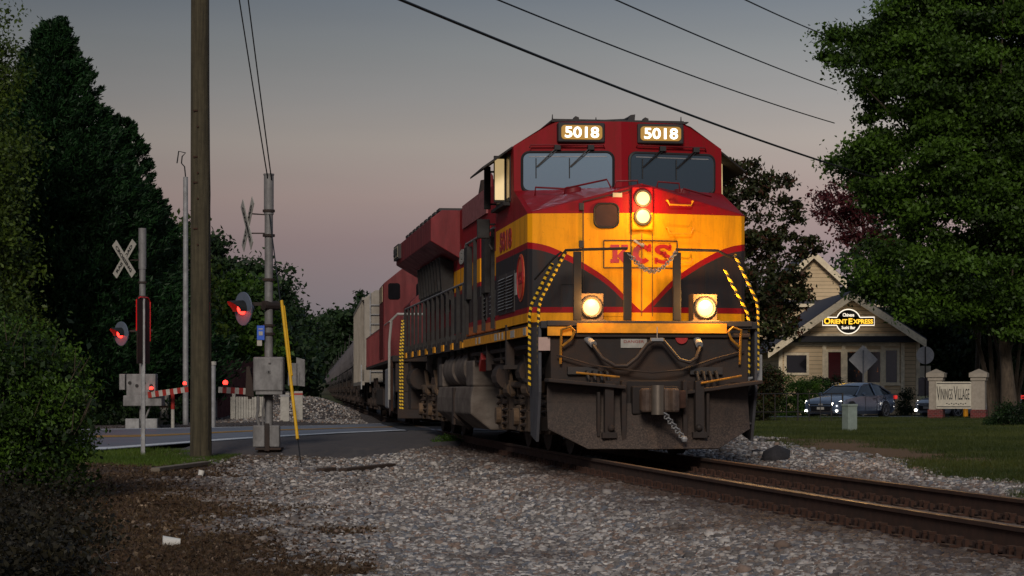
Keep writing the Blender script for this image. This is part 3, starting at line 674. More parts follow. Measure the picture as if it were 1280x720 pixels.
# cab side: sunshade, window, mirrors, seat box; both sides
for s in (-1, 1):
    b = MB(); b.add([(s*1.55, 3.15, 4.50), (s*1.98, 3.25, 4.20), (s*1.98, 4.75, 4.20), (s*1.55, 4.95, 4.50), (s*1.55, 3.15, 4.47), (s*1.98, 3.25, 4.17), (s*1.98, 4.75, 4.17), (s*1.55, 4.95, 4.47)],
                    [(0,1,2,3), (7,6,5,4), (0,4,5,1), (1,5,6,2), (2,6,7,3)])
    b.build('sunshade', M['blk'], L)
    b = MB(); b.box(s*1.545 - .02, s*1.545 + .02, 3.32, 4.86, 3.70, 4.42); sw = b.build('side_window', M['blk'], L, bevel=.01)
    for y0, y1 in ((3.38, 3.62), (3.76, 4.70)):
        b = MB(); b.box(s*1.568 - .004, s*1.568 + .004, y0, y1, 3.77, 4.36); b.build('pane', mat('curtained_pane', lin((214, 176, 112)), .25) if 'curtained_pane' not in bpy.data.materials else bpy.data.materials['curtained_pane'], sw)
    b = MB(); b.box(s*1.60 - .05, s*1.60 + .05, 3.4, 4.8, 3.655, 3.70); b.build('arm_rest', M['blk'], sw)
    b = MB(); b.box(s*1.66 - .09, s*1.66 + .09, 3.72, 3.75, 3.72, 4.42); ws = b.build('wind_screen', M['blk'], sw, bevel=.01); b = MB(); b.box(s*1.665 - .07, s*1.665 + .07, 3.705, 3.715, 3.76, 4.37); b.build('glow_pane', emit('glow_pane', (1.0, .72, .34), .42, (.8, .66, .4)), ws)  # pane given its own glow, standing in for bright light on the glass
    b = MB(); b.box(s*1.74 - .10, s*1.74 + .10, 5.0, 5.06, 3.28, 3.58); b.bar((s*1.55, 5.0, 3.5), (s*1.7, 5.03, 3.5), .03); b.bar((s*1.66, 5.03, 3.2), (s*1.60, 5.0, 3.1), .04)
    b.build('wing_mirror', M['blk'], L, bevel=.015)
    b = MB(); b.box(s*1.70 - .05, s*1.70 + .05, 4.84, 4.90, 3.72, 4.38); b.bar((s*1.55, 4.87, 4.3), (s*1.70, 4.87, 4.3), .03); b.bar((s*1.55, 4.87, 3.8), (s*1.70, 4.87, 3.8), .03)
    b.build('wind_deflector', M['blk'], L, bevel=.01)
    # big road number and round emblem on the side
    text('road_number', '5018', .4, MK, L, (s*1.557, 3.85, 3.17), (0, -s, 0) if s > 0 else (0, -1, 0), (0, 0, 1), w=1.3, h=.30, bold=.02, ext=.003) if s < 0 else \
        text('road_number', '5018', .4, MK, L, (s*1.557, 3.85, 3.17), (0, 1, 0), (0, 0, 1), w=1.3, h=.30, bold=.02, ext=.003)
    b = MB(); b.cyl((s*1.55, 2.25, 2.52), (s*1.562, 2.25, 2.52), .34, seg=28); em = b.build('round_emblem', mat('emblem_orange', lin((196, 84, 44)), .5) if s < 0 else bpy.data.materials['emblem_orange'], L)
    b = MB(); P = [(s*1.564, 2.25 + .30*math.cos(a*math.pi/14), 2.52 + .30*math.sin(a*math.pi/14)) for a in range(29)]; b.tube(P, .012, 5, cap=False); b.build('emblem_ring', MK, em)
    text('emblem_lettering', 'KCS', .2, MK, em, (s*1.566, 2.25, 2.52), (0, -1, 0) if s < 0 else (0, 1, 0), (0, 0, 1), w=.44, h=.17, bold=.012, ext=.003)
    b = MB(); b.box(s*1.556 - .004, s*1.556 + .004, 2.66, 2.86, 2.30, 2.62); b.build('data_plate', M['white'], L)
    # louvred doors low on the cab side
    for y0, y1, z0, z1, nl in ((2.95, 3.65, 2.12, 2.62, 11), (3.8, 4.5, 2.12, 2.62, 11), (5.5, 5.9, 2.12, 2.45, 5), (6.5, 6.9, 2.12, 2.45, 5)):
        xx = 1.55 if y0 < 5 else 1.50
        if s > 0: continue
        b = MB(); b.box(s*xx - .012, s*xx + .012, y0 - .06, y1 + .06, z0 - .05, z1 + .05); lo = b.build('louvre_panel', M['dark'], L)
        b = MB()
        for i in range(nl):
            z = z0 + (z1 - z0) * (i + .5) / nl; b.add([(s*(xx+.012), y0, z + .012), (s*(xx+.045), y0, z - .012), (s*(xx+.045), y1, z - .012), (s*(xx+.012), y1, z + .012)], [(0, 1, 2, 3)])
        b.build('louvre', M['galv'], lo)
# equipment cabinet and long hood
b = MB(); b.box(-1.50, 1.50, 5.0, 9.35, 1.87, 2.50); hood0 = b.build('equipment_cabinet', M['hood'], L, bevel=.02)
b = MB()
for y in (5.9, 6.8, 7.7, 8.6): b.box(-1.508, -1.50, y, y + .012, 1.95, 2.46)
b.build('cabinet_seam', M['blk'], hood0)
b = MB(); b.box(-.985, -.93, 10.6, 14.4, 4.16, 4.62)
cl = b.build('intake_screen', mat('faded_red_screen', lin((150, 84, 84)), .6, dirt=lin((90, 50, 50)), amt=.6, scale=8), L)
for P in ((10.2, 10.9, 3.9), (11.6, 12.2, 3.9), (13.0, 13.3, 3.6)): b = MB(); b.box(-.975, -.94, P[0], P[1], 1.95, P[2]); b.build('hood_door', M['hood'], L, bevel=.01)
for y in (6.3, 8.75): b = MB(); b.box(-1.56, -1.46, y, y + .45, 2.5, 3.42); b.build('railing_panel', M['blk'], L, bevel=.01)
for P in ((-.55, 12.6, .34), (-.2, 9.6, .3)): b = MB(); b.cyl((P[0], P[1], 4.66), (P[0], P[1], 4.96), P[2], P[2]*.85, 14); b.build('exhaust_stack', M['grime'], L, smooth=True)
b = MB(); b.tube([(-.93, 10.3, 4.58), (-.93, 10.3, 4.80), (-.93, 10.5, 4.86), (-.93, 10.7, 4.80), (-.93, 10.7, 4.58)], .035, 8); b.build('lifting_eye', M['redb'], L, smooth=True)
b = MB(); b.prism([(-.95, 1.87), (-.95, 4.60), (-.80, 4.70), (.80, 4.70), (.95, 4.60), (.95, 1.87)], 'y', 5.0, 15.1); b.prism([(-.95, 1.87), (-.95, 4.25), (-.80, 4.42), (.80, 4.42), (.95, 4.25), (.95, 1.87)], 'y', 15.1, 22.6); hood = b.build('long_hood', M['hood'], L, bevel=.02)
b = MB()
for i in range(14): y = 9.8 + i * .85; b.box(-.958, -.95, y, y + .015, 1.95, 3.9)
for i in range(14): y = 10.1 + i * .85; b.box(-.975, -.952, y, y + .05, 2.6, 2.75)
b.build('hood_door_seam', M['blk'], hood)
b = MB(); b.prism([(-.95, 3.62), (-1.55, 3.97), (-1.55, 4.42), (-1.32, 4.60), (1.32, 4.60), (1.55, 4.42), (1.55, 3.97), (.95, 3.62)], 'y', 15.1, 23.4); rad = b.build('radiator_wings', M['redb'], L, bevel=.015)
b = MB()
for i in range(9): y = 15.3 + i * .9; b.box(-1.35, 1.35, y, y + .6, 4.60, 4.66)
b.build('radiator_grille', M['dark'], rad)
for s in (-1, 1):
    b = MB(); b.prism([(s*.955, 2.75), (s*1.2, 3.0), (s*1.25, 3.72), (s*.955, 3.60)], 'y', 16.2, 21.0)
    for i in range(8): b.bar((s*1.24, 16.4 + i*.6, 3.02), (s*1.28, 16.4 + i*.6, 3.70), .05, .05)
    b.build('radiator_intake', M['blk'], L)
b = MB(); b.box(-1.62, -1.55, 22.0, 23.3, 4.06, 4.40); nb = b.build('rear_number_board', M['dark'], L)
b = MB(); b.box(-1.63, -1.622, 22.1, 23.2, 4.10, 4.36); b.build('light_panel', mat('unlit_panel', lin((150, 140, 120)), .4), nb)
text('digits', '5018', .2, M['rubber'], nb, (-1.637, 22.65, 4.23), (0, -1, 0), (0, 0, 1), w=.9, h=.18, bold=.01)
text('unit_digit', '8', .4, M['white'], L, (-.965, 14.6, 3.62), (0, -1, 0), (0, 0, 1), w=.9, h=.30, bold=.02)
# frame, walkway, sill stripe
b = MB(); b.box(-1.50, 1.50, .74, 22.8, 1.76, 1.86); b.box(-.9, .9, 1.2, 22.4, 1.25, 1.76); deck = b.build('underframe', M['dark'], L, bevel=.01)
for s in (1, -1): b = MB(); b.box(s*1.53 - .028, s*1.53 + .028, 1.7, 9.3, 1.68, 1.81); ss = b.build('sill_stripe', M['yel'], L)
b = MB()
for y0, y1 in ((1.75, 2.0), (2.9, 3.3), (4.1, 4.25), (4.5, 4.6), (4.8, 5.1), (6.9, 7.1), (7.4, 7.5)): b.box(-1.562, -1.55, y0, y1, 1.695, 1.80)
b.build('stencil_plate', M['white'], ss)
for s in (1, -1): b = MB(); b.box(s*1.50 - .03, s*1.50 + .03, 9.3, 22.0, 1.66, 1.86); b.build('side_sill', M['grime'], L)
b = MB()
for i in range(8): b.box(-1.55, -1.50, 9.5 + i*1.6, 9.9 + i*1.6, 1.68, 1.80)
b.build('sill_mark', M['yel'], L)
b = MB(); b.box(-1.56, -1.44, 3.72, 3.86, 1.3, 1.9); b.box(-1.62, -1.4, 3.6, 3.98, 1.24, 1.30); b.box(-1.5, -1.42, 6.5, 6.6, 1.25, 1.68); b.tube([(-1.42, 1.9, 1.55), (-1.42, 9, 1.55)], .035, 6); b.tube([(-1.38, 4, 1.42), (-1.38, 12, 1.42)], .03, 6)
for i in range(9): b.bar((-1.4, 4.3 + i*1.1, 1.35), (-1.4, 4.3 + i*1.1, 1.7), .05)
b.build('underframe_piping', M['grime'], L)
# side handrails with flat stanchions
for s in (-1, 1):
    b = MB(); b.tube([(s*1.52, 9.4, 2.82), (s*1.52, 21.2, 2.82), (s*1.52, 21.6, 2.6)], .022, 6); b.tube([(s*1.52, 5.4, 3.48), (s*1.52, 9.2, 3.48), (s*1.52, 9.4, 2.82)], .022, 6); hr = b.build('side_handrail', M['alu'] if s < 0 else M['blk'], L)
    for i in range(14): y = 9.5 + i * .9; b = MB(); b.box(s*1.52 - .03, s*1.52 + .03, y, y + .04, 1.80, 2.80); b.box(s*1.49 - .07, s*1.49 + .07, y - .02, y + .07, 1.78, 1.95); b.build('stanchion', M['blk'], hr)
    for i in range(4): y = 5.5 + i * 1.15; b = MB(); b.box(s*1.53 - .03, s*1.53 + .03, y, y + .05, 1.90, 3.46); b.build('stanchion', M['blk'], hr)
    b = MB(); b.box(s*1.54 - .005, s*1.54 + .005, 21.4, 22.1, .55, 1.75); b.build('rear_step', M['blk'], L)
    for k in range(2): b = MB(); b.tube([(s*1.56, 21.5 + k*.6, .5), (s*1.56, 21.5 + k*.6, 1.9), (s*1.50, 21.7 + k*.5, 2.6)], .03, 8); b.build('striped_handrail', M['stripe'], L)
# front platform, pilot, plow
b = MB(); b.box(-1.42, 1.42, .70, 1.66, 1.79, 1.865); plat = b.build('front_platform', M['dark'], L, bevel=.01)
b = MB(); b.box(-1.02, 1.05, .672, .70, 1.70, 1.83); b.box(-1.42, -1.08, .68, .70, 1.66, 1.78); b.build('platform_stripe', M['yel'], plat)
b = MB(); b.box(-1.36, 1.38, .78, 1.3, 1.02, 1.79); b.box(-1.38, 1.4, .72, .78, 1.64, 1.70); pil = b.build('pilot_plate', M['grime'], L, bevel=.015)
M['step'] = mat('step_grey', lin((70, 70, 76)), .6, dirt=lin((50, 44, 42)), amt=.6, scale=2.5)
for s in (-1, 1):
    b = MB(); b.prism([(.82, 1.79), (1.75, 1.79), (1.75, 1.6), (1.55, .30), (1.05, .22), (.82, .9)], 'x', s*1.50 - .02, s*1.50 + .02)
    for z in (.45, .85, 1.25): b.box(s*1.30 - .2, s*1.49, 1.0, 1.5, z, z + .03)
    b.build('front_step', M['step'], L, bevel=.006)
b = MB()
PLX = [-1.40, -.9, -.45, 0, .45, .9, 1.40]
vs = []; ypl = lambda x: .36 + .40 * abs(x) / 1.4
for x in PLX:
    zb = .14 if abs(x) < 1.2 else .40
    vs += [(x, ypl(x) + .10, 1.05), (x, ypl(x) + .10, .75), (x, ypl(x) + .02, .42), (x, ypl(x) - .12 * (abs(x) < 1.2), zb)]
# the middle top is cut out around the coupler
fs = []
for i in range(len(PLX) - 1):
    for j in range(3):
        if PLX[i] in (-.45, 0) and j == 0: continue
        a = i*4 + j; fs.append((a, a+1, a+5, a+4))
b.add(vs, fs); pl = b.build('snow_plow', M['plow'], L); md = pl.modifiers.new('s', 'SOLIDIFY'); md.thickness = .03
for s in (-1, 1):
    b = MB(); b.box(s*.62 - .06, s*.62 + .06, .42, .55, .30, 1.05); b.box(s*.42 - .03, s*.42 + .03, .42, .60, .25, 1.05); b.box(s*.75 - .02, s*.75 + .02, .50, .60, .30, .9)
    b.box(s*.62 - .10, s*.62 + .10, .40, .50, .28, .36); b.ball((s*.60, .40, .42), .05)
    b.build('plow_brace', M['grime'], pl, bevel=.006)
for s, xa, xb_, za, zb in ((-1, -1.44, -.42, 1.085, .99), (1, .46, 1.46, .92, 1.06)):
    b = MB(); b.add([(xa, .48, za), (xb_, .30, zb), (xb_, .85, zb), (xa, .85, za), (xa, .48, za-.05), (xb_, .30, zb-.05), (xb_, .85, zb-.05), (xa, .85, za-.05)], [(0,1,2,3), (7,6,5,4), (0,4,5,1), (1,5,6,2), (3,7,4,0)])
    b.build('plow_shelf', M['grime'], L, bevel=.01)
for P in ([(-1.08, .40, 1.16), (-.50, .33, 1.10)], [(.62, .36, 1.02), (1.20, .45, 1.12)]): b = MB(); b.tube(P, .015, 6); b.build('shelf_handle', M['dyel'], L)
# coupler
b = MB(); b.box(-.42, .46, .60, .80, .52, 1.06); b.box(-.30, .34, .45, .62, .60, .98)
cp = b.build('coupler_pocket', mat('pocket_dark', lin((36, 28, 26)), .8), L, bevel=.02)
b = MB(); b.box(-.15, .17, .05, .6, .64, .94); b.prism([(-.26, .05), (-.24, .30), (-.10, .36), (.20, .36), (.26, .20), (.25, .02), (.16, -.06), (.10, .04), (-.06, .10), (-.10, .02), (-.20, -.04)], 'z', .63, .95)
co = b.build('coupler', mat('coupler_iron', lin((92, 76, 66)), .5, dirt=lin((52, 36, 30)), amt=.8, scale=8), L, bevel=.03)
b = MB(); b.cyl((-.05, .0, .60), (-.05, .0, .99), .09, seg=14); b.build('knuckle', mat('worn_iron', lin((120, 110, 100)), .35, metal=.6), co, smooth=True)
b = MB(); b.box(.20, .38, .2, .45, .68, .92); b.build('uncoupling_block', M['rust'], L, bevel=.02)
# MU cables, air hoses, lever, chain
def sag(a, c, d, n=14): return [Vector(a).lerp(Vector(c), i/n) + Vector((0, -.06*math.sin(math.pi*i/n), -d*math.sin(math.pi*i/n))) for i in range(n+1)]
b = MB(); b.tube([(-.84, .74, 1.60), (-.80, .62, 1.52), (-.70, .56, 1.36), (-.52, .54, 1.25), (-.36, .54, 1.25), (-.22, .54, 1.36), (-.08, .55, 1.54), (.02, .56, 1.60), (.14, .56, 1.60), (.24, .55, 1.48), (.36, .54, 1.34), (.50, .54, 1.30), (.60, .56, 1.36), (.66, .62, 1.50), (.66, .74, 1.58)], .027, 8)
b.build('mu_cable', M['hose'], L, smooth=True)
for P in ((-.86, -.80), (.66, .66)): b = MB(); b.cyl((P[0], .78, 1.62), (P[1], .63, 1.54), .05); b.build('cable_socket', M['galv'], L)
b = MB(); b.box(-.03, .14, .52, .60, 1.585, 1.63); b.tube([(.06, .56, 1.62), (.06, .56, 1.78)], .008, 5); b.build('cable_clamp', M['galv'], L, bevel=.005)
b = MB(); b.cyl((.44, .775, 1.64), (.44, .74, 1.64), .085, seg=20); b.build('red_cap', mat('red_cap', lin((170, 30, 30)), .5), L)
b = MB(); b.box(-.40, -.04, .76, .78, 1.50, 1.62); b.build('warning_label', M['white'], L)
text('label_lettering', 'DANGER', .05, M['redw'], L, (-.22, .755, 1.585), (1, 0, 0), (0, 0, 1), w=.28, h=.035, ext=.002)
b = MB(); b.box(-1.53, -1.37, .765, .785, 1.46, 1.64); b.build('warning_label', mat('faded_label', lin((190, 160, 150)), .6), L)
b = MB(); b.tube([(-1.30, .66, 1.40), (-.8, .64, 1.26), (-.4, .60, 1.20), (0, .55, 1.16), (.4, .60, 1.20), (.9, .66, 1.36), (1.3, .70, 1.46)], .014, 6); b.build('uncoupling_lever', M['grime'], L, smooth=True)
for s in (-1, 1):
    for k in range(4):
        b = MB(); x = s*(.62 + .09*k); b.tube([(x, .76, 1.18), (x, .60, 1.16), (x + .01, .55, 1.06), (x, .57, .99 if s < 0 else 1.02)], .024, 6); b.build('air_hose', M['rubber'], L, smooth=True)
for xa, xb_ in ((-1.14, -.72), (.55, 1.0)): b = MB(); b.box(xa, xb_, .70, .78, 1.14, 1.24); b.build('hose_bracket', M['dark'], L)
def chain(b, pts, r=.016):
    for i, (a, c) in enumerate(zip(pts[:-1], pts[1:])):
        a, c = Vector(a), Vector(c); d = (c - a).normalized(); u = d.cross(Vector((0, 1, .1))).normalized() if i % 2 else d.cross(Vector((.1, 0, 1))).normalized()
        mid = (a + c) / 2; h = (c - a).length * .62
        P = [mid + d*h*math.cos(t*math.pi/4) + u*r*1.2*math.sin(t*math.pi/4) for t in range(9)]; b.tube(P, r*.35, 4, cap=False)
b = MB(); chain(b, [Vector((.02, -.05, .62)).lerp(Vector((.36, .25, .27)), i/11) for i in range(12)], .03); b.ball((.36, .22, .27), .045, 8); b.build('plow_chain', M['galv'], L)
for s in (-1, 1): b = MB(); b.tube([(s*1.24, .70, 1.28), (s*1.24, .66, 1.60), (s*1.24, .62, 1.74), (s*1.12, .60, 1.78), (s*1.06, .62, 1.72), (s*1.10, .62, 1.62), (s*1.22, .66, 1.52)], .018, 7); b.build('hand_brake_loop', M['dyel'], L, smooth=True)
# nose railing
b = MB()
for x in (-1.0, -.31, .375): b = MB(); b.box(x - .055, x + .055, .735, .775, 1.87, 2.80); b.build('railing_post', M['blk'], L, bevel=.006)
b = MB(); b.tube([(-1.22, .95, 2.70), (-1.15, .80, 2.82), (-.9, .755, 2.83), (-.31, .755, 2.85)], .02, 7); b.tube([(.36, .755, 2.84), (.95, .755, 2.83), (1.10, .8, 2.76), (1.2, .9, 2.76), (1.32, .95, 2.74)], .02, 7); b.tube([(-1.5, 1.3, 2.45), (-1.3, .9, 2.72), (-1.2, .85, 2.80)], .014, 6); b.build('front_handrail', M['blk'], L, smooth=True)
b = MB(); P = sag((-.31, .75, 2.78), (.375, .75, 2.82), .27, 22); chain(b, P, .02); P = sag((-.28, .72, 2.76), (.36, .74, 2.80), .24, 22); chain(b, P, .02); b.build('railing_chain', M['galv'], L)
for P in ([(-1.15, .80, 2.80), (-1.5, .95, 2.10), (-1.5, .95, 1.28)], [(-1.32, .9, 2.64), (-1.58, 1.25, 2.05), (-1.58, 1.25, .98)],
          [(1.20, .82, 2.78), (1.56, .95, 2.12), (1.56, .95, 1.20)], [(1.05, .80, 2.58), (1.42, .90, 1.95), (1.42, .92, 1.15)]):
    b = MB(); q = Vector(P[1]); pts = [Vector(P[0]), q.lerp(Vector(P[0]), .08), q.lerp(Vector(P[2]), .10), Vector(P[2])]; b.tube(pts, .022, 8); b.build('striped_handrail', M['stripe'], L, smooth=True)
b = MB(); b.tube([(1.56, .95, 1.2), (1.50, .95, 1.10), (1.3, .9, 1.06)], .02, 6); b.box(1.42, 1.66, 1.10, 1.12, 1.02, 1.42); b.build('step_sign', M['galv'], L)
# ditch lights
for s, x in ((-1, -.80), (1, .78)):
    b = MB(); b.box(x - .17, x + .17, .80, 1.08, 1.87, 2.24); b.box(x - .20, x + .20, .74, 1.1, 1.855, 1.88); dl = b.build('ditch_light', M['dust'], L, bevel=.02)
    b = MB(); P = [(x + .135*math.cos(a*math.pi/12), .785, 2.05 + .135*math.sin(a*math.pi/12)) for a in range(25)]; b.tube(P, .022, 6, cap=False); b.build('lamp_ring', M['dark'], dl, smooth=True)
    b = MB(); b.cyl((x, .80, 2.05), (x, .768, 2.05), .112, .105, 24); b.build('lamp_lens', M['lamp'], dl)
    lamp_light(x + .02, .60, 2.12, 60 if s > 0 else 24); beam(x, .74, 2.05, 700 if s > 0 else 400, -.08, -1, -.03, 34)
# trucks
def truck(parent, yc_, n_axles=3, sp=2.03, side='dust', name='truck', spring=True, wr=.53):
    t = MB(); ln = sp * (n_axles - 1) / 2
    for s in (-1, 1):
        x0, x1 = (s*1.10, s*1.22) if s > 0 else (s*1.22, s*1.10)
        t.box(x0, x1, yc_ - ln - .75, yc_ + ln + .75, .62, .86)
        t.prism([(yc_ - ln - 1.0, .42), (yc_ - ln - .6, .62), (yc_ + ln + .6, .62), (yc_ + ln + 1.0, .42), (yc_ + ln + .6, .30), (yc_ - ln - .6, .30)], 'x', x0, x1)
        for k in range(n_axles):
            y = yc_ - ln + k*sp
            t.box(x0 - .06*(s<0), x1 + .06*(s>0), y - .22, y + .22, .30, .70); t.cyl((s*1.22, y, .52), (s*1.36, y, .52), .14, seg=14)
            t.box(x0, x1, y - .60, y - .46, .3, 1.05); t.box(x0, x1, y + .46, y + .60, .3, 1.05)
        t.tube([(s*1.26, yc_ - ln, 1.0), (s*1.26, yc_ + ln, 1.02)], .05, 8)
        t.box(min(s*1.24, s*1.32), max(s*1.24, s*1.32), yc_ - ln - .35, yc_ - ln + .1, .88, 1.15)
        for k in range(n_axles - 1):
            y = yc_ - ln + (k + .5)*sp; t.cyl((s*1.22, y - .25, .95), (s*1.22, y + .3, .95), .13, seg=12); t.bar((s*1.28, y - .5, .85), (s*1.28, y + .2, 1.35), .08)
    t.box(-1.1, 1.1, yc_ - .5, yc_ + .5, .5, 1.1)
    tr = t.build(name, M[side], parent, bevel=.015)
    for k in range(n_axles):
        y = yc_ - ln + k*sp; w = MB()
        for s in (-1, 1):
            w.cyl((s*.70, y, wr), (s*.82, y, wr), wr - .01, seg=28); w.cyl((s*.66, y, wr), (s*.70, y, wr), wr + .025, seg=28)
        w.cyl((-1.2, y, wr), (1.2, y, wr), .09, seg=10); w.build('wheel_set', M['grime'], tr, smooth=True)
    if spring:
        for k in range(n_axles):
            for s in (-1,):
                for dy in (-.34, .34):
                    y = yc_ - ln + k*sp + dy; c = MB()
                    P = [(s*1.20 + .085*math.cos(a*.7), y + .085*math.sin(a*.7), .34 + .012*a) for a in range(42)]; c.tube(P, .02, 5, m=0); c.build('coil_spring', M['grime'], tr, smooth=True)
    return tr
truck(L, 4.45); truck(L, 17.6)
b = MB(); b.bar((-1.3, 1.9, 1.2), (-1.3, 2.6, .9), .12); b.box(-1.34, -1.2, 1.85, 2.2, .35, .55); b.tube([(-1.3, 3.0, 1.6), (-1.34, 3.1, 1.3), (-1.3, 3.4, .95)], .035, 6); b.tube([(-1.3, 5.0, 1.6), (-1.36, 5.2, 1.25), (-1.3, 5.3, .95)], .035, 6); b.box(-1.30, -.9, 2.1, 7.0, 1.28, 1.45)
b.cyl((-1.25, 5.6, 1.15), (-1.25, 6.2, 1.15), .22, seg=14); b.cyl((-1.25, 3.3, 1.2), (-1.25, 3.8, 1.2), .18, seg=12); b.bar((-1.38, 2.7, 1.05), (-1.34, 3.5, 1.1), .05); b.bar((-1.38, 2.6, .9), (-1.36, 3.2, 1.45), .04)
b.build('brake_rigging', M['grime'], L, bevel=.01)
b = MB(); b.bar((-1.42, 7.4, 1.50), (-1.42, 7.7, 1.30), .12, .14); b.build('red_valve', mat('red_valve', lin((150, 44, 40)), .5), L, bevel=.01)
# fuel tank with air reservoirs above it
b = MB(); b.prism([(-1.46, 1.0), (-1.50, .80), (-1.50, .52), (-1.15, .24), (1.15, .24), (1.50, .52), (1.50, .80), (1.46, 1.0)], 'y', 8.7, 14.3)
b.box(-1.46, -.9, 8.7, 9.7, 1.0, 1.45); b.box(-1.46, -.9, 13.7, 14.3, 1.0, 1.45)
ft = b.build('fuel_tank', M['tank'], L, bevel=.03)
b = MB(); b.box(-1.515, -1.48, 11.2, 11.5, .3, .98); b.bar((-1.5, 11.2, .5), (-1.2, 11.2, .24), .1); b.build('tank_strap', M['grime'], ft)
for y0, y1 in ((9.8, 11.5), (11.7, 13.6)):
    b = MB(); pts = [(-1.15, y0, 1.32), (-1.15, y0 + .12, 1.32), (-1.15, y1 - .12, 1.32), (-1.15, y1, 1.32)]; b.tube(pts, [.2, .33, .33, .2], 20); b.build('air_reservoir', M['tank'], L, smooth=True)
b = MB(); b.box(-1.4, -.9, 14.4, 15.2, 1.0, 1.6); b.build('underframe_box', M['grime'], L, bevel=.02); b = MB(); b.box(-1.45, -1.1, 20.6, 21.3, .5, 1.6); b.cyl((-1.3, 19.8, 1.2), (-1.3, 20.7, 1.2), .25, seg=14); b.build('underframe_box', M['grime'], L, bevel=.02)

# ------------------------------------------------------------------ trailing locomotive
P0 = on_track(54.0); a = math.atan2(-(on_track(75.4).x - P0.x), on_track(75.4).y - P0.y)
T = empty('locomotive', (P0.x, P0.y, 0), a, 'plain red second locomotive coupled behind the yellow nosed one, with white handrails', 'locomotive')
M['tred'] = mat('trailing_red_paint', lin((108, 4, 12)), .5, dirt=lin((50, 14, 16)), amt=.6, scale=1.2, stretch=(3, 3, .5))
b = MB(); b.box(-1.48, 1.48, .8, 21.6, 1.7, 1.86); b.box(-.9, .9, 1, 21, 1.2, 1.7); b.build('underframe', M['grime'], T, bevel=.01)
b = MB(); b.prism([(-.95, 1.86), (-.95, 3.3), (-.7, 3.55), (.7, 3.55), (.95, 3.3), (.95, 1.86)], 'y', 2.2, 5.6); b.build('short_hood', M['tred'], T, bevel=.02)
b = MB(); b.prism([(-1.52, 1.86), (-1.52, 4.0), (-1.0, 4.42), (1.0, 4.42), (1.52, 4.0), (1.52, 1.86)], 'y', 5.6, 8.6); cb = b.build('cab', M['tred'], T, bevel=.02)
for x in (-1.22, -.42, .42, 1.22):
    b = MB(); b.prism([(x + p[0], 3.78 + p[1]) for p in rrect(.34, .46, .07)], 'y', 5.57, 5.6); b.build('window', M['dglass'], cb)
b = MB(); b.box(-1.535, -1.50, 6.2, 8.0, 3.5, 3.95); b.build('side_window', mat('beige_shade', lin((170, 150, 120)), .5), cb)
b = MB(); b.box(-.95, .95, 8.6, 21.2, 1.86, 4.2); b.build('long_hood', mat('faded_grey_red', lin((96, 54, 54)), .7, dirt=lin((70, 40, 40)), amt=.5), T, bevel=.03)
for s in (-1, 1):
    b = MB(); b.tube([(s*1.49, 2.1, 2.80), (s*1.49, 5.5, 2.80)], .025, 6); b.tube([(s*1.49, 8.8, 2.80), (s*1.49, 20.8, 2.80)], .025, 6)
    b.tube([(s*.6, .9, 2.95), (s*1.35, .9, 2.95), (s*1.5, 1.1, 2.80), (s*1.55, 1.25, 2.2), (s*1.55, 1.3, .7)], .035, 8); b.build('handrail', M['white'], T, smooth=True)
    for i in range(22): y = 2.2 + i*.85; b = MB(); b.box(s*1.49 - .03, s*1.49 + .03, y, y + .05, 1.78, 2.8); b.build('stanchion', M['tred'], T)
    b = MB(); b.prism([(1.2, 1.75), (2.6, 1.75), (2.3, 1.2), (2.5, .55), (2.2, .25), (1.2, .4)], 'x', s*1.48 - .03, s*1.48 + .03); b.build('step_panel', M['rust'], T, bevel=.01)
for s in (1, -1): b = MB(); b.box(s*1.41 - .11, s*1.41 + .11, 2.8, 4.6, .45, 1.55); b.build('battery_box', M['galv'], T, bevel=.05)
b = MB(); b.box(-1.4, 1.4, .9, 1.2, .9, 1.86); b.prism([(-1.35, .2), (-1.35, .9), (1.35, .9), (1.35, .2)], 'y', .8, .9); b.build('pilot_plate', M['grime'], T, bevel=.02)
b = MB(); b.prism([(-1.4, 1.0), (-1.4, .5), (-1.0, .24), (1.0, .24), (1.4, .5), (1.4, 1.0)], 'y', 9, 14); b.build('fuel_tank', M['grime'], T, bevel=.03)
truck(T, 5.0, spring=False, side='grime'); truck(T, 17.4, spring=False, side='grime')
# ------------------------------------------------------------------ covered hopper
P0 = on_track(75.8); P1 = on_track(93.3); a = math.atan2(-(P1.x - P0.x), P1.y - P0.y)
H = empty('hopper_wagon', (P0.x, P0.y, 0), a, 'pale grey ribbed covered hopper wagon coupled behind the two red locomotives', 'railway wagon')
M['hop'] = mat('pale_hopper_paint', lin((150, 142, 132)), .7, dirt=lin((104, 94, 84)), amt=.6, scale=1.5, stretch=(2, 2, .4))
b = MB(); b.prism([(-1.52, 1.25), (-1.52, 4.35), (-1.1, 4.65), (1.1, 4.65), (1.52, 4.35), (1.52, 1.25)], 'y', .8, 17.0); hb = b.build('body', M['hop'], H, bevel=.02)
b = MB()
for i in range(14): y = 1.2 + i*1.2; b.box(-1.60, -1.52, y, y + .09, 1.3, 4.3); b.box(1.52, 1.6, y, y + .09, 1.3, 4.3)
b.box(-1.6, -1.5, .8, 17, 1.15, 1.3); b.box(-1.6, -1.5, .8, 17, 4.28, 4.38); b.build('rib', M['hop'], hb)
b = MB()
for i in range(9): b.bar((-1.3, .72, 1.3 + i*.35), (-.8, .72, 1.3 + i*.35), .03)
b.bar((-1.3, .72, 1.2), (-1.3, .72, 4.6), .04); b.bar((-.8, .72, 1.2), (-.8, .72, 4.6), .04); b.bar((-1.62, .8, 1.0), (-1.62, .8, 1.9), .04); b.build('ladder', M['galv'], H)
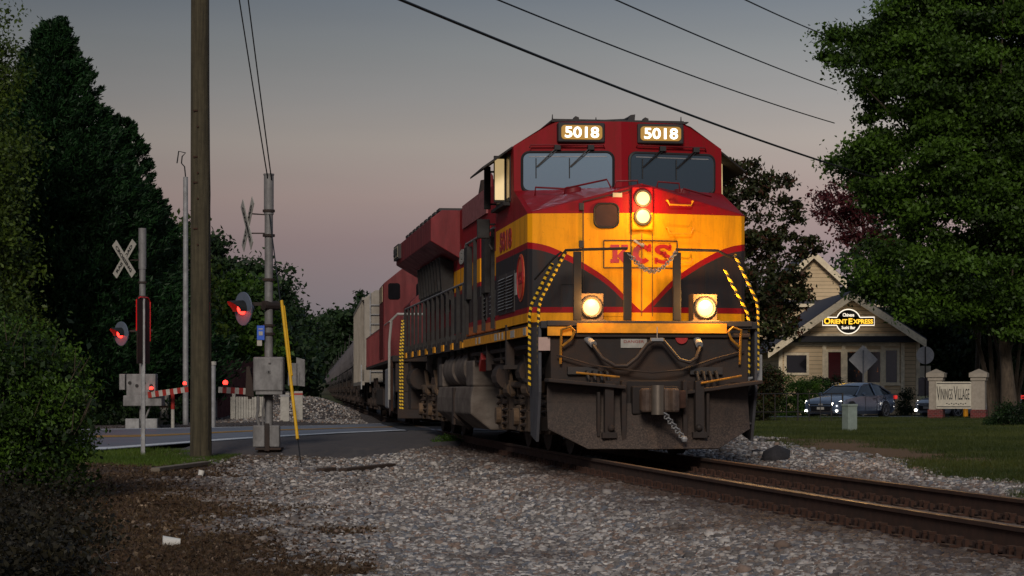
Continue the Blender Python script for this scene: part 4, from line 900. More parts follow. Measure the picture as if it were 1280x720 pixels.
for k in range(3): b = MB(); b.prism([(2.5 + k*5, 1.25), (6.5 + k*5 - 1, 1.25), (5 + k*5 - .5, .5), (4 + k*5 - .5, .5)], 'x', -1.2, 1.2); b.build('discharge_chute', M['grime'], H)
truck(H, 2.4, 2, 1.8, 'grime', wr=.46, spring=False); truck(H, 15.2, 2, 1.8, 'grime', wr=.46, spring=False)
# ------------------------------------------------------------------ tank wagons
M['tkr'] = mat('black_tank_paint', lin((88, 84, 90)), .45, dirt=lin((84, 74, 70)), amt=.6, scale=1.3, stretch=(2, 2, .5))
def tank(Zs, label):
    P0 = on_track(Zs); P1 = on_track(Zs + 17); a = math.atan2(-(P1.x - P0.x), P1.y - P0.y)
    W = empty('tank_wagon', (P0.x, P0.y, 0), a, label, 'railway wagon', 'black tank wagons trailing into the distance')
    return W
labs = ['black tank wagon directly behind the pale hopper wagon', 'second black tank wagon, coupled behind the one next to the pale hopper', 'third black tank wagon from the pale hopper', 'fourth black tank wagon from the pale hopper', 'fifth black tank wagon from the pale hopper', 'sixth black tank wagon, far down the train', 'seventh black tank wagon, close to the far dark woods', 'distant black tank wagon in the dark far tail of the train']
W0 = tank(94.0, labs[0])
b = MB(); b.tube([(0, .6, 2.72), (0, .75, 2.72), (0, 1.1, 2.72), (0, 15.9, 2.72), (0, 16.25, 2.72), (0, 16.4, 2.72)], [.9, 1.3, 1.5, 1.5, 1.3, .9], 32); tk = b.build('tank_barrel', M['tkr'], W0, smooth=True)
for y in (1.3, 4.2, 7.2, 9.8, 12.8, 15.7): b = MB(); P = [(1.51*math.cos(t*math.pi/16), y, 2.72 + 1.51*math.sin(t*math.pi/16)) for t in range(33)]; b.tube(P, .03, 5, cap=False); b.build('barrel_band', M['tkr'], tk)
b = MB(); b.cyl((0, 8.5, 4.1), (0, 8.5, 4.55), .5, seg=16); b.box(-.9, .9, 7.8, 9.2, 4.2, 4.25); b.build('manway', M['tkr'], W0)
b = MB(); b.bar((-1.5, 8, 1.2), (-1.3, 8, 4.2), .04); b.bar((-1.5, 8.5, 1.2), (-1.3, 8.5, 4.2), .04)
for i in range(8): b.bar((-1.5 + i*.025, 8, 1.4 + i*.35), (-1.5 + i*.025, 8.5, 1.4 + i*.35), .03)
b.tube([(-1.5, .7, 2.1), (-1.5, 16.3, 2.1)], .03, 6); b.build('ladder', M['blk'], W0)
b = MB(); b.box(-.4, .4, 0, 17, .9, 1.2); b.box(-1.4, 1.4, .3, .8, 1.05, 1.25); b.box(-1.4, 1.4, 16.2, 16.7, 1.05, 1.25); b.box(-1.3, 1.3, 1.6, 3.6, 1.2, 1.6); b.box(-1.3, 1.3, 13.4, 15.4, 1.2, 1.6); b.build('underframe', M['grime'], W0)
truck(W0, 2.5, 2, 1.8, 'grime', wr=.46, spring=False); truck(W0, 14.5, 2, 1.8, 'grime', wr=.46, spring=False)
Zc = 94.0
for k in range(1, 15):
    Zc += 17.3; P0 = on_track(Zc); P1 = on_track(Zc + 17)
    c = copy_tree(W0); c.location = (P0.x, P0.y, 0); c.rotation_euler = (0, 0, math.atan2(-(P1.x - P0.x), P1.y - P0.y)); c['label'] = labs[k] if k < 7 else '%s black tank wagon from the pale hopper, in the dark tail of the train' % ('eighth ninth tenth eleventh twelfth thirteenth fourteenth fifteenth'.split()[k - 7])
# ------------------------------------------------------------------ foliage helpers
def leaf_mat(name, a, b_, extra=None):
    m = N(name); t = m.attr('tone').outputs['Fac']; c = m.mix(t, a, b_)
    if extra: c = m.mix(m.math('GREATER_THAN', m.math('FRACT', m.math('MULTIPLY', t, 53.7)), 1 - extra[1]), c, extra[0])
    m.set(Base_Color=c, Roughness=.55, Specular_IOR_Level=.3)
    tr = m.n.new('ShaderNodeBsdfTranslucent'); m.l.new(c, tr.inputs[0]); mx = m.n.new('ShaderNodeMixShader'); mx.inputs[0].default_value = .25
    m.l.new(m.b.outputs[0], mx.inputs[1]); m.l.new(tr.outputs[0], mx.inputs[2]); m.l.new(mx.outputs[0], m.n['Material Output'].inputs[0]); return m.m
def leaves(name, C, size, mt, parent=None, tone=None, aspect=.55, dirs=None, jitter=1.0):
    n = len(C); D = R.normal(size=(n, 3))
    if dirs is not None: D = dirs + D * jitter
    D /= np.linalg.norm(D, axis=1)[:, None]; U = R.normal(size=(n, 3)); S = np.cross(D, U); S /= np.linalg.norm(S, axis=1)[:, None]; Nn = np.cross(D, S)
    s = size * (.6 + .8 * R.rand(n))[:, None]
    P = np.stack([C - D*s*.5, C + S*s*aspect*.5 + Nn*s*.12, C + D*s*.5, C - S*s*aspect*.5 + Nn*s*.12], 1)
    F = np.arange(n * 4).reshape(n, 4); tn = (R.rand(n) if tone is None else np.clip(tone + (R.rand(n) - .5) * .35, 0, 1))
    return np_mesh(name, P.reshape(-1, 3), F, mt, parent, {'tone': np.repeat(tn, 4)})
def lobes(L_, n, k, cr=.5, shell=.6, flat=.7, gap=0.0):
    """n leaves gathered in k clumps spread through the lobes (cx,cy,cz,rx,ry,rz)"""
    L_ = np.array(L_, float); w = L_[:, 3] * L_[:, 4] * L_[:, 5]; w = w ** .75; w /= w.sum()
    idx = R.choice(len(L_), k, p=w); q = R.normal(size=(k, 3)); q /= np.linalg.norm(q, axis=1)[:, None]
    rr = shell + (1.02 - shell) * R.rand(k); cc = L_[idx, :3] + q * rr[:, None] * L_[idx, 3:6]; ct = R.rand(k)
    rad = cr * (.6 + .8 * R.rand(k)); j = R.randint(0, k, n); o = R.normal(size=(n, 3)) * .55; o[:, 2] *= flat
    return cc[j] + o * rad[j][:, None], ct[j] * .7 + .15, cc
def trunk_mesh(name, parent, base, top, r0, r1, mt, limbs=(), seg=9, wob=.12):
    b = MB(); base, top = Vector(base), Vector(top); pts = []; rs = []
    for i in range(8):
        t = i / 7; pts.append(base.lerp(top, t) + Vector((rnd.uniform(-wob, wob), rnd.uniform(-wob, wob), 0)) * (t > 0)); rs.append(r0 * (1.35 if i == 0 else 1) * (1-t) + r1*t)
    b.tube(pts, rs, seg)
    for (a, e, r) in limbs:
        a, e = Vector(a), Vector(e); mid = a.lerp(e, .5) + Vector((rnd.uniform(-.3, .3), rnd.uniform(-.3, .3), rnd.uniform(0, .4))); b.tube([a, mid, e], [r, r*.65, r*.2], 6)
    return b.build(name, mt, parent, smooth=True)
M['bark'] = mat('grey_brown_bark', lin((88, 76, 64)), .95, dirt=lin((46, 40, 34)), amt=.9, scale=5, stretch=(4, 4, .5), bump=.03, bscale=12)
LG = lambda n, a, b_, e=None: leaf_mat(n, lin(a), lin(b_), e)
M['l_oak'] = LG('broad_leaf_green', (22, 38, 12), (80, 112, 32))
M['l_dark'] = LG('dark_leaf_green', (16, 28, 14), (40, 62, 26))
M['l_con'] = LG('conifer_green', (18, 40, 22), (42, 76, 38))
M['l_yel'] = LG('yellow_green_leaf', (28, 44, 13), (84, 104, 34))
M['l_mag'] = LG('leathery_leaf', (30, 29, 19), (64, 72, 34), (lin((72, 44, 30)), .18))
M['l_hedge'] = LG('hedge_leaf', (24, 42, 12), (78, 110, 32))
M['l_far'] = LG('far_wood_leaf', (24, 38, 24), (50, 72, 38))
M['l_red'] = LG('dark_red_leaf', (56, 24, 28), (96, 42, 46))
M['l_shrub'] = LG('shrub_leaf', (32, 54, 16), (74, 106, 32))

def tree(name, label, cat, X, Z, lob, n, k, size, mt, cr=.6, shell=.55, r0=.25, top=None, group=None, limbs=6, flat=.7, trunk_to=None, aspect=.55):
    z0 = float(gz(X, Z)); T_ = empty(name, (X, Z, z0 - .05), 0, label, cat, group)
    C, tn, cc = lobes(lob, n, k, cr, shell, flat)
    ztop = max(l[2] for l in lob); lm = [((0, 0, ztop*(.25 + .5*i/limbs)), tuple(cc[R.randint(0, len(cc))] * np.array([.9, .9, .95])), r0*.35) for i in range(limbs)]
    trunk_mesh('trunk', T_, (0, 0, 0), (lob[0][0]*.5, lob[0][1]*.5, trunk_to or ztop), r0, r0*.25, M['bark'], lm)
    leaves('crown', C, size, mt, T_, tn, aspect); return T_
def conifer(name, label, X, Z, H_, Rr, n, mt, size=.3, group=None, base=0.3, power=.8, lean=0):
    z0 = float(gz(X, Z)); T_ = empty(name, (X, Z, z0 - .05), 0, label, 'tree', group)
    k = int(n / 90); t = R.rand(k) ** 1.25; a = R.rand(k) * 6.283
    rad = Rr * (1 - t) ** power * (.75 + .3 * R.rand(k)) * np.minimum(1, .55 + t * 6) + .12
    cx = np.stack([rad*np.cos(a), rad*np.sin(a), base + t*(H_ - base)], 1)
    out_ = np.stack([np.cos(a), np.sin(a), .75 + 0*a], 1); out_ /= np.linalg.norm(out_, axis=1)[:, None]
    j = R.randint(0, k, n); s = R.rand(n) ** .8; ln = (.35 + .9 * R.rand(k)) * Rr * .27 * (.28 + .72 * (1 - t))
    C = cx[j] + out_[j] * (s * ln[j])[:, None] + R.normal(size=(n, 3)) * ((1.05 - s) * .11 * Rr / 1.5 * (.35 + .65 * (1 - t[j])))[:, None] - out_[j] * ln[j][:, None] * .25
    leaves('crown', C, size, mt, T_, (R.rand(k) * .75 + .1)[j], .26, out_[j], .5)
    m_ = int(n * .4); t2 = R.rand(m_); a2 = R.rand(m_)*6.283; r2_ = Rr*.72*(1-t2)**power*R.rand(m_)**.5
    leaves('inner_foliage', np.stack([r2_*np.cos(a2), r2_*np.sin(a2), base + t2*(H_-base)*.96], 1), size*1.5, mt, T_, None, .6)
    trunk_mesh('trunk', T_, (0, 0, 0), (0, 0, H_*.93), Rr*.08 + .05, .02, M['bark']); return T_
def wx(px, Z): return (px - 640) * Z / FPX

# left side: tall conifers beyond the road
conifer('conifer', 'tall dense dark green conifer, highest of the trees on the left', wx(66, 66), 66, 12.7, 5.5, 150000, M['l_con'], .19, power=.95)
conifer('conifer', 'dark conifer filling the gap just right of the tallest conifer', wx(150, 70), 70, 10.2, 3.1, 60000, M['l_con'], .21, power=.7)
conifer('conifer', 'lower dark conifer behind the left crossing signal', wx(196, 72), 72, 7.4, 2.1, 30000, M['l_con'], .2, power=.7)
tree('broadleaf_tree', 'olive green leafy tree cut by the left edge of the photo', 'tree', wx(-66, 56), 56, [(0, 0, 6.6, 2.2, 2.2, 4.2), (.4, -.5, 3.8, 2.1, 2, 2.8), (.1, 0, 10, 1.9, 1.5, 2.2), (.8, -.4, 5.4, 1.2, 1.3, 2.4)], 100000, 700, .12, M['l_yel'], .55, .4)
tree('broadleaf_tree', 'small yellow green tree behind the silver post left of the wooden pole', 'tree', wx(232, 76), 76, [(0, 0, 5.2, 1.0, 1.1, 2.4), (.2, 0, 3.2, 1.4, 1.2, 1.8)], 9000, 110, .22, M['l_yel'], .5, .3)
tree('broadleaf_tree', 'pointed green tree just right of the big wooden pole', 'tree', wx(268, 84), 84, [(0, 0, 5.0, .8, .9, 2.4), (.1, 0, 2.9, 1.6, 1.4, 1.9)], 12000, 120, .22, M['l_far'], .5, .3)
tree('broadleaf_tree', 'bright green bushy tree behind the near crossing light', 'tree', wx(290, 82), 82, [(0, 0, 3.0, 1.9, 1.6, 2.1), (.6, 0, 4.3, 1.0, 1.0, 1.2), (-.9, 0, 2.0, 1.4, 1.4, 1.4)], 18000, 150, .22, M['l_shrub'], .5, .35)
G = 'trees lining the far end of the railway'
far = [(312, 118, 8.6, 2.6, 'rounded tree top seen between the wooden pole and the grey mast'), (340, 128, 6.6, 3.0, 'mid green tree low behind the grey signal mast'),
       (362, 140, 8.4, 2.6, 'tree rising just right of the grey signal mast'), (384, 165, 7.6, 3.2, 'tree sloping down right of the yellow guy guard'), (404, 200, 6.2, 3.4, 'dark low tree above the vanishing point of the train'),
       (424, 230, 9.6, 4.0, 'dark tree standing behind the farthest black wagons'), (300, 104, 5.2, 3.0, 'low green tree behind the white fence'), (278, 100, 6.4, 2.6, 'green tree between the wooden pole and the rounded tree top'),
       (348, 108, 4.6, 2.4, 'bushy low tree behind the gate mechanism box'), (372, 125, 5.0, 2.6, 'low dark tree near the gravel mounds')]
for px, Z, h_, r_, lb in far:
    X = min(wx(px, Z), xc(Z) - r_*1.3 - 3.0); tree('broadleaf_tree', lb, 'tree', X, Z, [(0, 0, h_ - r_*.62, r_*.8, r_*.8, r_*.62), (.3*r_, 0, h_*.5, r_*.95, r_, h_*.36), (-.4*r_, .2*r_, h_*.42, r_*.9, r_, h_*.34), (.1, 0, h_*.2, r_, r_, h_*.22)], 15000, 170, .34, M['l_far'], .75, .35, r0=.2, group=G)
for px, Z, h_, r_, lb in [(436, 415, 15.5, 9.0, 'tree with a broken crown behind the pale hopper wagon'), (455, 400, 17.5, 9.0, 'tree hugging the roof edge of the pale hopper wagon'), (412, 425, 12.5, 8.0, 'far dark tree right above the end of the train')]:
    X = wx(px, Z); tree('broadleaf_tree', lb, 'tree', X, Z, [(0, 0, h_ - r_*.6, r_*.8, r_*.8, r_*.6), (0, 0, h_*.45, r_, r_, h_*.4), (0, 0, h_*.2, r_, r_, h_*.2)], 16000, 130, .9, M['l_far'], 1.9, .35, group=G)
# the woods that close the view
C = []; T_ = []
for i in range(150):
    Z = R.uniform(180, 330); X = R.uniform(-75, 12) if i % 3 else R.uniform(-40, -14)
    if -11 < X - xc(min(Z, 400)) < 7.5: continue
    h_ = R.uniform(5.5, 9.0); c_, t_, _ = lobes([(X, Z, h_*.55, 4, 4, h_*.45), (X, Z, h_*.2, 4.5, 4, h_*.25)], 1500, 26, 1.5, .3); C.append(c_); T_.append(t_)
o = leaves('far_woods', np.concatenate(C), .75, M['l_far'], None, np.concatenate(T_)); tag(o, kind='stuff')
C = []; T_ = []
for i in range(60):
    Z = R.uniform(78, 125); X = R.uniform(-60, -24); h_ = R.uniform(5, 9); c_, t_, _ = lobes([(X, Z, h_*.5, 3.5, 3.5, h_*.5)], 1600, 26, 1.2, .3); C.append(c_); T_.append(t_)
for i in range(90):
    Z = R.uniform(112, 160); X = R.uniform(6, 75); h_ = R.uniform(4, 9) if X < 24 else R.uniform(9, 16); c_, t_, _ = lobes([(X, Z, h_*.5, 4, 4, h_*.5)], 2000, 30, 1.3, .3); C.append(c_); T_.append(t_)
o = leaves('background_woods', np.concatenate(C), .45, M['l_dark'], None, np.concatenate(T_)); tag(o, kind='stuff')
# low scrub on the bank beyond the road
X = R.uniform(-16, -9.7, 16000); Z = R.uniform(60.5, 68, 16000); h_ = .75 * R.rand(16000) * np.clip(vnoise(X, Z, 1.2, 21) * 2 - .2, .05, 1)
tag(leaves('bank_scrub', np.stack([X, Z, gz(X, Z) + h_], 1), .14, M['l_dark']), kind='stuff')

# the big hedge in the left foreground
hz = empty('hedge', (wx(30, 25) - .3, 25, -.5), 0, 'large shaggy green hedge in the left foreground with a dark underside', 'hedge')
lob = [(-.9, .2, 1.75, 1.25, 1.1, 1.05), (.15, 0, 1.35, .9, .95, .85), (.62, -.1, 1.05, .65, .75, .72), (-1.6, .4, 1.5, 1.4, 1.2, 1.3), (-.2, .1, .85, 1.15, 1.0, .8), (-1.4, -.3, .9, 1.2, 1.0, .95)]
C, tn, _ = lobes(lob, 95000, 560, .19, .72, .8); leaves('foliage', C, .052, M['l_hedge'], hz, tn, .5)
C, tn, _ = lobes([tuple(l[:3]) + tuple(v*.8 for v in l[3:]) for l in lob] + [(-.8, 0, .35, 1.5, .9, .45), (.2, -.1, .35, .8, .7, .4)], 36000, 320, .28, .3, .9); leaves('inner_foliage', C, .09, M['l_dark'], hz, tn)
b = MB()
for i in range(10): x = rnd.uniform(-2.0, .8); b.tube([(x*.7, rnd.uniform(-.3, .3), 0), (x*.9, rnd.uniform(-.4, .4), .6), (x + rnd.uniform(-.2, .2), rnd.uniform(-.5, .5), 1.3 + rnd.uniform(0, .5))], [.025, .016, .005], 5)
for i in range(60): x = rnd.uniform(-1.6, 1.2); y = rnd.uniform(-.8, .1); z = 2.0 - abs(x)*.5 + rnd.uniform(-.7, .4); b.tube([(x, y, z - .1), (x + rnd.uniform(-.1, .2), y - .1, z + .18)], [.006, .002], 4)
b.build('stem', M['bark'], hz)

# right side: big shade tree, magnolia, red-leaved tree, trunks
tree('shade_tree', 'huge leafy green shade tree filling the upper right of the photo', 'tree', wx(1262, 78), 78,
     [(-1.0, 0, 13.6, 4.2, 3.6, 2.3), (.2, -.3, 16.2, 3.6, 3, 2.2), (-3.4, -.2, 14.0, 2.4, 2.2, 1.7), (-2.2, -.4, 11.0, 2.6, 2.2, 1.4), (-2.6, 0, 15.4, 2.7, 2.5, 1.7), (.4, -.8, 12.4, 2.2, 2, 1.6), (0.2, -1.2, 8.8, 1.9, 1.6, 1.3), (-3.2, -.5, 12.3, 2.6, 2.6, 2.3), (-3.6, -.4, 9.3, 2.9, 2.8, 1.5), (-5.2, -.5, 9.6, 1.5, 1.5, 1.0), (1.0, -.5, 10.6, 4.0, 3.2, 1.9), (-1.8, -.6, 7.5, 3.4, 2.9, 1.5), (-4.2, -.6, 5.6, 2.1, 2.0, 1.1), (-1.4, -.9, 5.2, 3.0, 2.4, 1.5), (1.6, -.4, 6.6, 3.0, 2.6, 2.2), (2.6, 0, 14.2, 4.2, 3, 2.2), (-5.6, 0, 13.4, 1.7, 1.7, 1.6), (-2.6, -.8, 4.3, 2.4, 2.0, .9), (.6, -.6, 3.9, 2.2, 2.0, 1.0)],
     300000, 900, .17, M['l_oak'], .66, .5, r0=.27, trunk_to=12, limbs=30, flat=.45)
tree('magnolia_tree', 'open crowned magnolia with dark leathery leaves right behind the locomotive', 'tree', wx(918, 74), 74,
     [(.2, 0, 8.3, 1.0, 1.1, 1.0), (1.5, 0, 8.2, .75, .9, .75), (.4, 0, 6.6, 1.5, 1.4, 1.0), (2.1, 0, 6.2, 1.0, .9, .55), (.9, 0, 4.7, 2.0, 1.7, 1.1), (-.8, 0, 7.4, 1.2, 1.2, 1.6), (.3, 0, 3.4, 2.0, 1.6, 1.0), (2.2, 0, 7.4, .5, .5, .5)],
     21000, 430, .17, M['l_mag'], .26, .55, r0=.2, trunk_to=8, limbs=22)
tree('red_leaved_tree', 'dark red leaved tree peeping out left of the big shade tree', 'tree', wx(1080, 124), 124, [(-1.6, 0, 12.4, 1.9, 1.6, 1.3), (.6, 0, 11.2, 2.4, 1.8, 2.0), (.3, 0, 13.8, 1.8, 1.4, 1.3)], 8000, 130, .22, M['l_red'], .5, .4, r0=.15, limbs=12)
tree('red_leaved_tree', 'patch of dark red leaves high inside the big shade tree', 'tree', wx(1222, 84) + .2, 85, [(-.6, -4.3, 12.7, 1.3, 1.0, .55)], 2600, 40, .2, M['l_red'], .4, .3, r0=.12, limbs=4)
tree('broadleaf_tree', 'dark tree standing behind the restaurant, right of its front gable', 'tree', wx(1195, 104), 104, [(0, 0, 5.6, 3.6, 3, 3.0), (-1.6, 0, 3.8, 2.2, 2, 1.8), (2.6, 0, 3.6, 3.0, 2, 2.6)], 30000, 260, .28, M['l_dark'], .7, .35)
tree('broadleaf_tree', 'dark dense tree behind the right pillar of the stone sign', 'tree', wx(1250, 100), 100, [(0, 0, 4.6, 3.6, 3, 3.6), (2.6, 0, 3.0, 3.0, 2, 2.4), (0, 0, 1.6, 3.4, 2, 1.6)], 30000, 260, .28, M['l_dark'], .7, .35)
for px, lb, rr in ((1243, 'left of the two pale multi stemmed trunks right of the stone sign', .15), (1266, 'right of the two pale multi stemmed trunks right of the stone sign', .13)):
    Z = 80 if px < 1250 else 82; X = wx(px, Z); t = empty('crape_myrtle', (X, Z, float(gz(X, Z)) - .05), 0, lb, 'tree')
    b = MB()
    for dxx in (-.32, -.08, .16, .36): b.tube([(dxx*.35, 0, 0), (dxx*.7, .05, 1.3), (dxx*1.6, .1, 2.6), (dxx*3.4, 0, 4.6)], [rr, rr*.75, rr*.55, rr*.2], 8)
    b.build('trunk', M['bark'], t, smooth=True); C, tn, _ = lobes([(0, 0, 4.8, 1.6, 1.5, 1.0)], 6000, 60, .5, .4); leaves('crown', C, .16, M['l_dark'], t, tn)
def shrub(X, Z, lob, n, k, size, mt, lb, name='shrub', cr=.2, group=None):
    t = empty(name, (X, Z, float(gz(X, Z)) - .03), 0, lb, 'shrub', group); C, tn, _ = lobes(lob, n, k, cr, .6, .8); leaves('foliage', C, size, mt, t, tn)
    b = MB()
    for i in range(10): l = lob[rnd.randrange(len(lob))]; b.tube([(l[0]*.5, l[1]*.5, 0), (l[0] + rnd.uniform(-.5, .5)*l[3], l[1], l[2] + rnd.uniform(-.2, .6)*l[5])], [.03, .006], 5)
    b.build('stem', M['bark'], t); return t
shrub(wx(985, 91.5), 91.5, [(0, -.2, .95, 1.2, .8, 1.0), (1.1, .1, 1.0, .9, .7, .85), (-.9, 0, .8, .9, .7, .8)], 22000, 240, .085, M['l_shrub'], 'bright green rounded shrub left of the grey sedan')
shrub(wx(1034, 97), 97, [(0, 0, 1.1, 1.1, .6, .8), (1.0, .1, .75, .8, .6, .7)], 12000, 140, .09, M['l_dark'], 'dark clipped shrub under the restaurant windows behind the grey sedan')
shrub(wx(952, 70), 70, [(0, 0, .8, .5, .5, 1.0), (.3, 0, 1.2, .35, .4, .7)], 7000, 90, .10, M['l_mag'], 'feathery upright shrub beside the locomotive steps')
shrub(wx(1282, 60), 60, [(0, 0, .25, .8, .7, .5), (.9, 0, .35, .8, .7, .6), (-.7, -.1, .1, .5, .5, .32)], 16000, 180, .07, M['l_dark'], 'dark low shrub at the right edge beside the stone sign')
shrub(wx(556, 43.2), 43.2, [(0, 0, .12, .22, .2, .16), (.2, 0, .08, .2, .2, .1)], 2600, 30, .04, M['l_hedge'], 'small green weed tuft beside the rail at the edge of the crossing', 'weed_tuft', .08)
shrub(wx(1132, 96), 96, [(0, 0, .6, .35, .3, .7)], 1500, 30, .1, M['l_dark'], 'thin dark shrub against the right corner of the restaurant')

# ------------------------------------------------------------------ grass, litter, dry weeds
def blades(name, X, Z, h, w, mt, lean=.5):
    n = len(X); a = R.rand(n)*6.283; z0 = gz(X, Z); hh = h*(.5 + R.rand(n)); lx, ly = R.normal(size=n)*lean*hh, R.normal(size=n)*lean*hh
    A = np.stack([X - np.cos(a)*w, Z - np.sin(a)*w, z0 - .01], 1); B = np.stack([X + np.cos(a)*w, Z + np.sin(a)*w, z0 - .01], 1); T_ = np.stack([X + lx, Z + ly, z0 + hh], 1)
    return tag(np_mesh(name, np.stack([A, B, T_], 1).reshape(-1, 3), np.arange(3*n).reshape(n, 3), mt, attrs={'tone': np.repeat(np.clip(vnoise(X, Z, 2.0, 14)*.7 + R.rand(n)*.4, 0, 1), 3)}), kind='stuff')
X, Z = scatter(330000, 19, 82, view(930), view(1300), 1.6); k = (R.rand(len(X)) < lawn_w(X, Z) * .95) & (X > 4.5)
blades('lawn_grass', X[k], Z[k], .055, .006, LG('lawn_blade', (36, 52, 15), (80, 86, 36)))
X = R.uniform(-11, -5.4, 60000); Z = R.uniform(36, 43, 60000); k = R.rand(60000) < lawn_w(X, Z)
blades('verge_grass', X[k], Z[k], .07, .006, LG('verge_blade', (44, 70, 16), (96, 116, 40)))
X = R.uniform(-22, -8, 60000); Z = R.uniform(57.5, 66, 60000); k = R.rand(60000) < lawn_w(X, Z)
blades('bank_grass', X[k], Z[k], .07, .01, LG('bank_blade', (40, 62, 16), (80, 100, 34)))
X, Z = scatter(90000, 12, 42, view(-30), view(520), 1.8); w_ = (1 - gravel_w(X, Z)) * (1 - lawn_w(X, Z)); k = (R.rand(len(X)) < w_ * .8 + .03) & ~(road_mask(X, Z)[0])
X = np.concatenate([X[k], R.uniform(-7.6, -3.6, 9000)]); Z = np.concatenate([Z[k], R.normal(40.6, .9, 9000)]); k = ~(road_mask(X, Z)[0]) & (Z < 42.4 + .0*X)
blades('dry_grass', X[k], Z[k], .05, .004, LG('dry_blade', (60, 46, 30), (126, 102, 68)), 1.6)
X, Z = scatter(50000, 12, 40, view(-30), view(470), 1.8); w_ = (1 - gravel_w(X, Z)) * (1 - lawn_w(X, Z)); k = (R.rand(len(X)) < w_ + .06); X, Z = X[k], Z[k]
o = leaves('leaf_litter', np.stack([X, Z, gz(X, Z) + .008 + .015*R.rand(len(X))], 1), .055, LG('fallen_leaf', (44, 33, 26), (94, 73, 57), (lin((140, 120, 100)), .06)), None, None, .6); tag(o, kind='stuff')
X, Z = scatter(3800, 13, 30, view(-60), view(180), 1.5); k = (R.rand(len(X)) < np.clip((140 - (X*FPX/Z + 640)) / 160, 0, 1)); 
blades('dry_weeds', X[k], Z[k], .2, .004, LG('weed_stalk', (32, 26, 21), (68, 56, 44)), .9)
X, Z = scatter(70000, 13, 25, view(-80), view(210), 1.5); k = R.rand(len(X)) < np.clip((70 - (X*FPX/Z + 640) + 120 * vnoise(X, Z, .45, 41)) / 110, 0, 1) ** 1.5; X, Z = X[k], Z[k]
tag(leaves('darkening_undergrowth', np.stack([X, Z, gz(X, Z) + .32 * R.rand(len(X)) ** 1.5 * vnoise(X, Z, .5, 42) * 1.6], 1), .05, LG('darkened_leaf', (20, 19, 14), (50, 46, 30))), kind='stuff')  # near-black leaves added to darken the ground at the hedge foot
# small rubbish and loose pieces
def on_ground(px, py):
    Z = 1.3 * FPX / (py - HZ)
    for _ in range(12): Z = (EYE - float(gz(wx(px, Z), Z))) * FPX / (py - HZ)
    return wx(px, Z), Z, float(gz(wx(px, Z), Z))
x, y, z = on_ground(215, 684); c = empty('paper_cup', (x, y, z + .045), .15, 'white paper cup lying on its side in the brown leaf litter', 'cup')
b = MB(); b.tube([(-.075, 0, 0), (.07, 0, -.008)], [.054, .036], 16, cap=False); b.tube([(.068, 0, -.008), (.07, 0, -.008)], [.031, .031], 16); cu = b.build('cup_wall', mat('paper_white', lin((216, 214, 208)), .6, dirt=lin((150, 140, 130)), amt=.4), c, smooth=True)
b = MB(); P = [(-.075, .054*math.cos(t*math.pi/8), .054*math.sin(t*math.pi/8)) for t in range(17)]; b.tube(P, .003, 5, cap=False); b.build('rim', bpy.data.materials['paper_white'], c)
x, y, z = on_ground(250, 597); c = empty('paper_cup', (x, y, z + .05), .5, 'small white crushed cup standing near the foot of the wooden pole', 'cup')
b = MB(); b.tube([(0, 0, -.05), (.03, 0, .06)], [.04, .05], 12); b.build('cup_wall', bpy.data.materials['paper_white'], c, smooth=True); b = MB(); b.tube([(.0, 0, -.055), (0, 0, -.045)], [.043, .043], 12); b.build('cup_base', M['blk'], c)
def scrap(px, py, s, mt, lb, name='paper_scrap', cat='litter', seed=0):
    x, y, z = on_ground(px, py); r = random.Random(seed); b = MB(); n = 5; vs = []; fs = []
    for i in range(n):
        for j in range(n): vs.append(((i/(n-1)-.5)*s*2 + r.uniform(-.1, .1)*s, (j/(n-1)-.5)*s*1.3 + r.uniform(-.1, .1)*s, r.uniform(0, .5)*s))
    for i in range(n-1):
        for j in range(n-1): a = i*n+j; fs.append((a, a+1, a+n+1, a+n))
    b.add(vs, fs); o = b.build(name, mt, None); md = o.modifiers.new('s', 'SOLIDIFY'); md.thickness = .004; o.location = (x, y, z + .012); return tag(o, lb, cat)
pw = bpy.data.materials['paper_white']; pg = mat('grey_plastic_scrap', lin((130, 130, 140)), .5)
scrap(138, 709, .05, pg, 'crumpled pale plastic scrap near the bottom left corner', seed=1); scrap(37, 705, .045, pg, 'pale crumpled scrap among dark weeds in the bottom left corner', seed=2)
scrap(178, 635, .05, mat('tan_scrap', lin((170, 146, 120)), .7), 'flat tan scrap lying left of centre in the leaf litter', seed=3); scrap(135, 649, .045, bpy.data.materials['tan_scrap'], 'small tan scrap farther left in the leaf litter', seed=4)
for px0, py0, px1, py1, lb in ((194, 591, 258, 583, 'pale weathered board lying flat in front of the wooden pole'), (428, 592, 490, 586, 'long dark wooden plank lying on the gravel'), (400, 592, 416, 591, 'short dark block of wood left of the long plank')):
    p, q = on_ground(px0, py0), on_ground(px1, py1); b = MB(); b.bar((p[0], p[1], p[2] + .05), (q[0], q[1], q[2] + .06), .16, .07); tag(b.build('wooden_board', M['tie'] if px0 > 300 else mat('grey_board', lin((120, 110, 98)), .9, dirt=lin((80, 72, 62)), amt=.6), bevel=.01), lb, 'board')
v0, f0 = icosa()
def rock(px, py, s, c, lb, seed):
    x, y, z = on_ground(px, py); r = np.random.RandomState(seed); P = v0 * (1 + (r.rand(12, 1)-.5)*.5) * np.array(s)
    o = np_mesh('rock', P, f0, c); o.location = (x, y, z + s[2]*.3); return tag(o, lb, 'rock')
rk = mat('dark_rock', lin((48, 46, 50)), .85, dirt=lin((24, 24, 26)), amt=.7, scale=6, bump=.02)
rock(970, 579, (.26, .22, .20), rk, 'large black angular rock on the gravel behind the far rail', 4); rock(947, 576, (.10, .1, .07), rk, 'small black rock touching the large angular one', 6)
rock(439, 550, (.09, .08, .07), mat('orange_rock', lin((168, 118, 88)), .85), 'orange stone at the near edge of the road', 5)
b = MB(); 
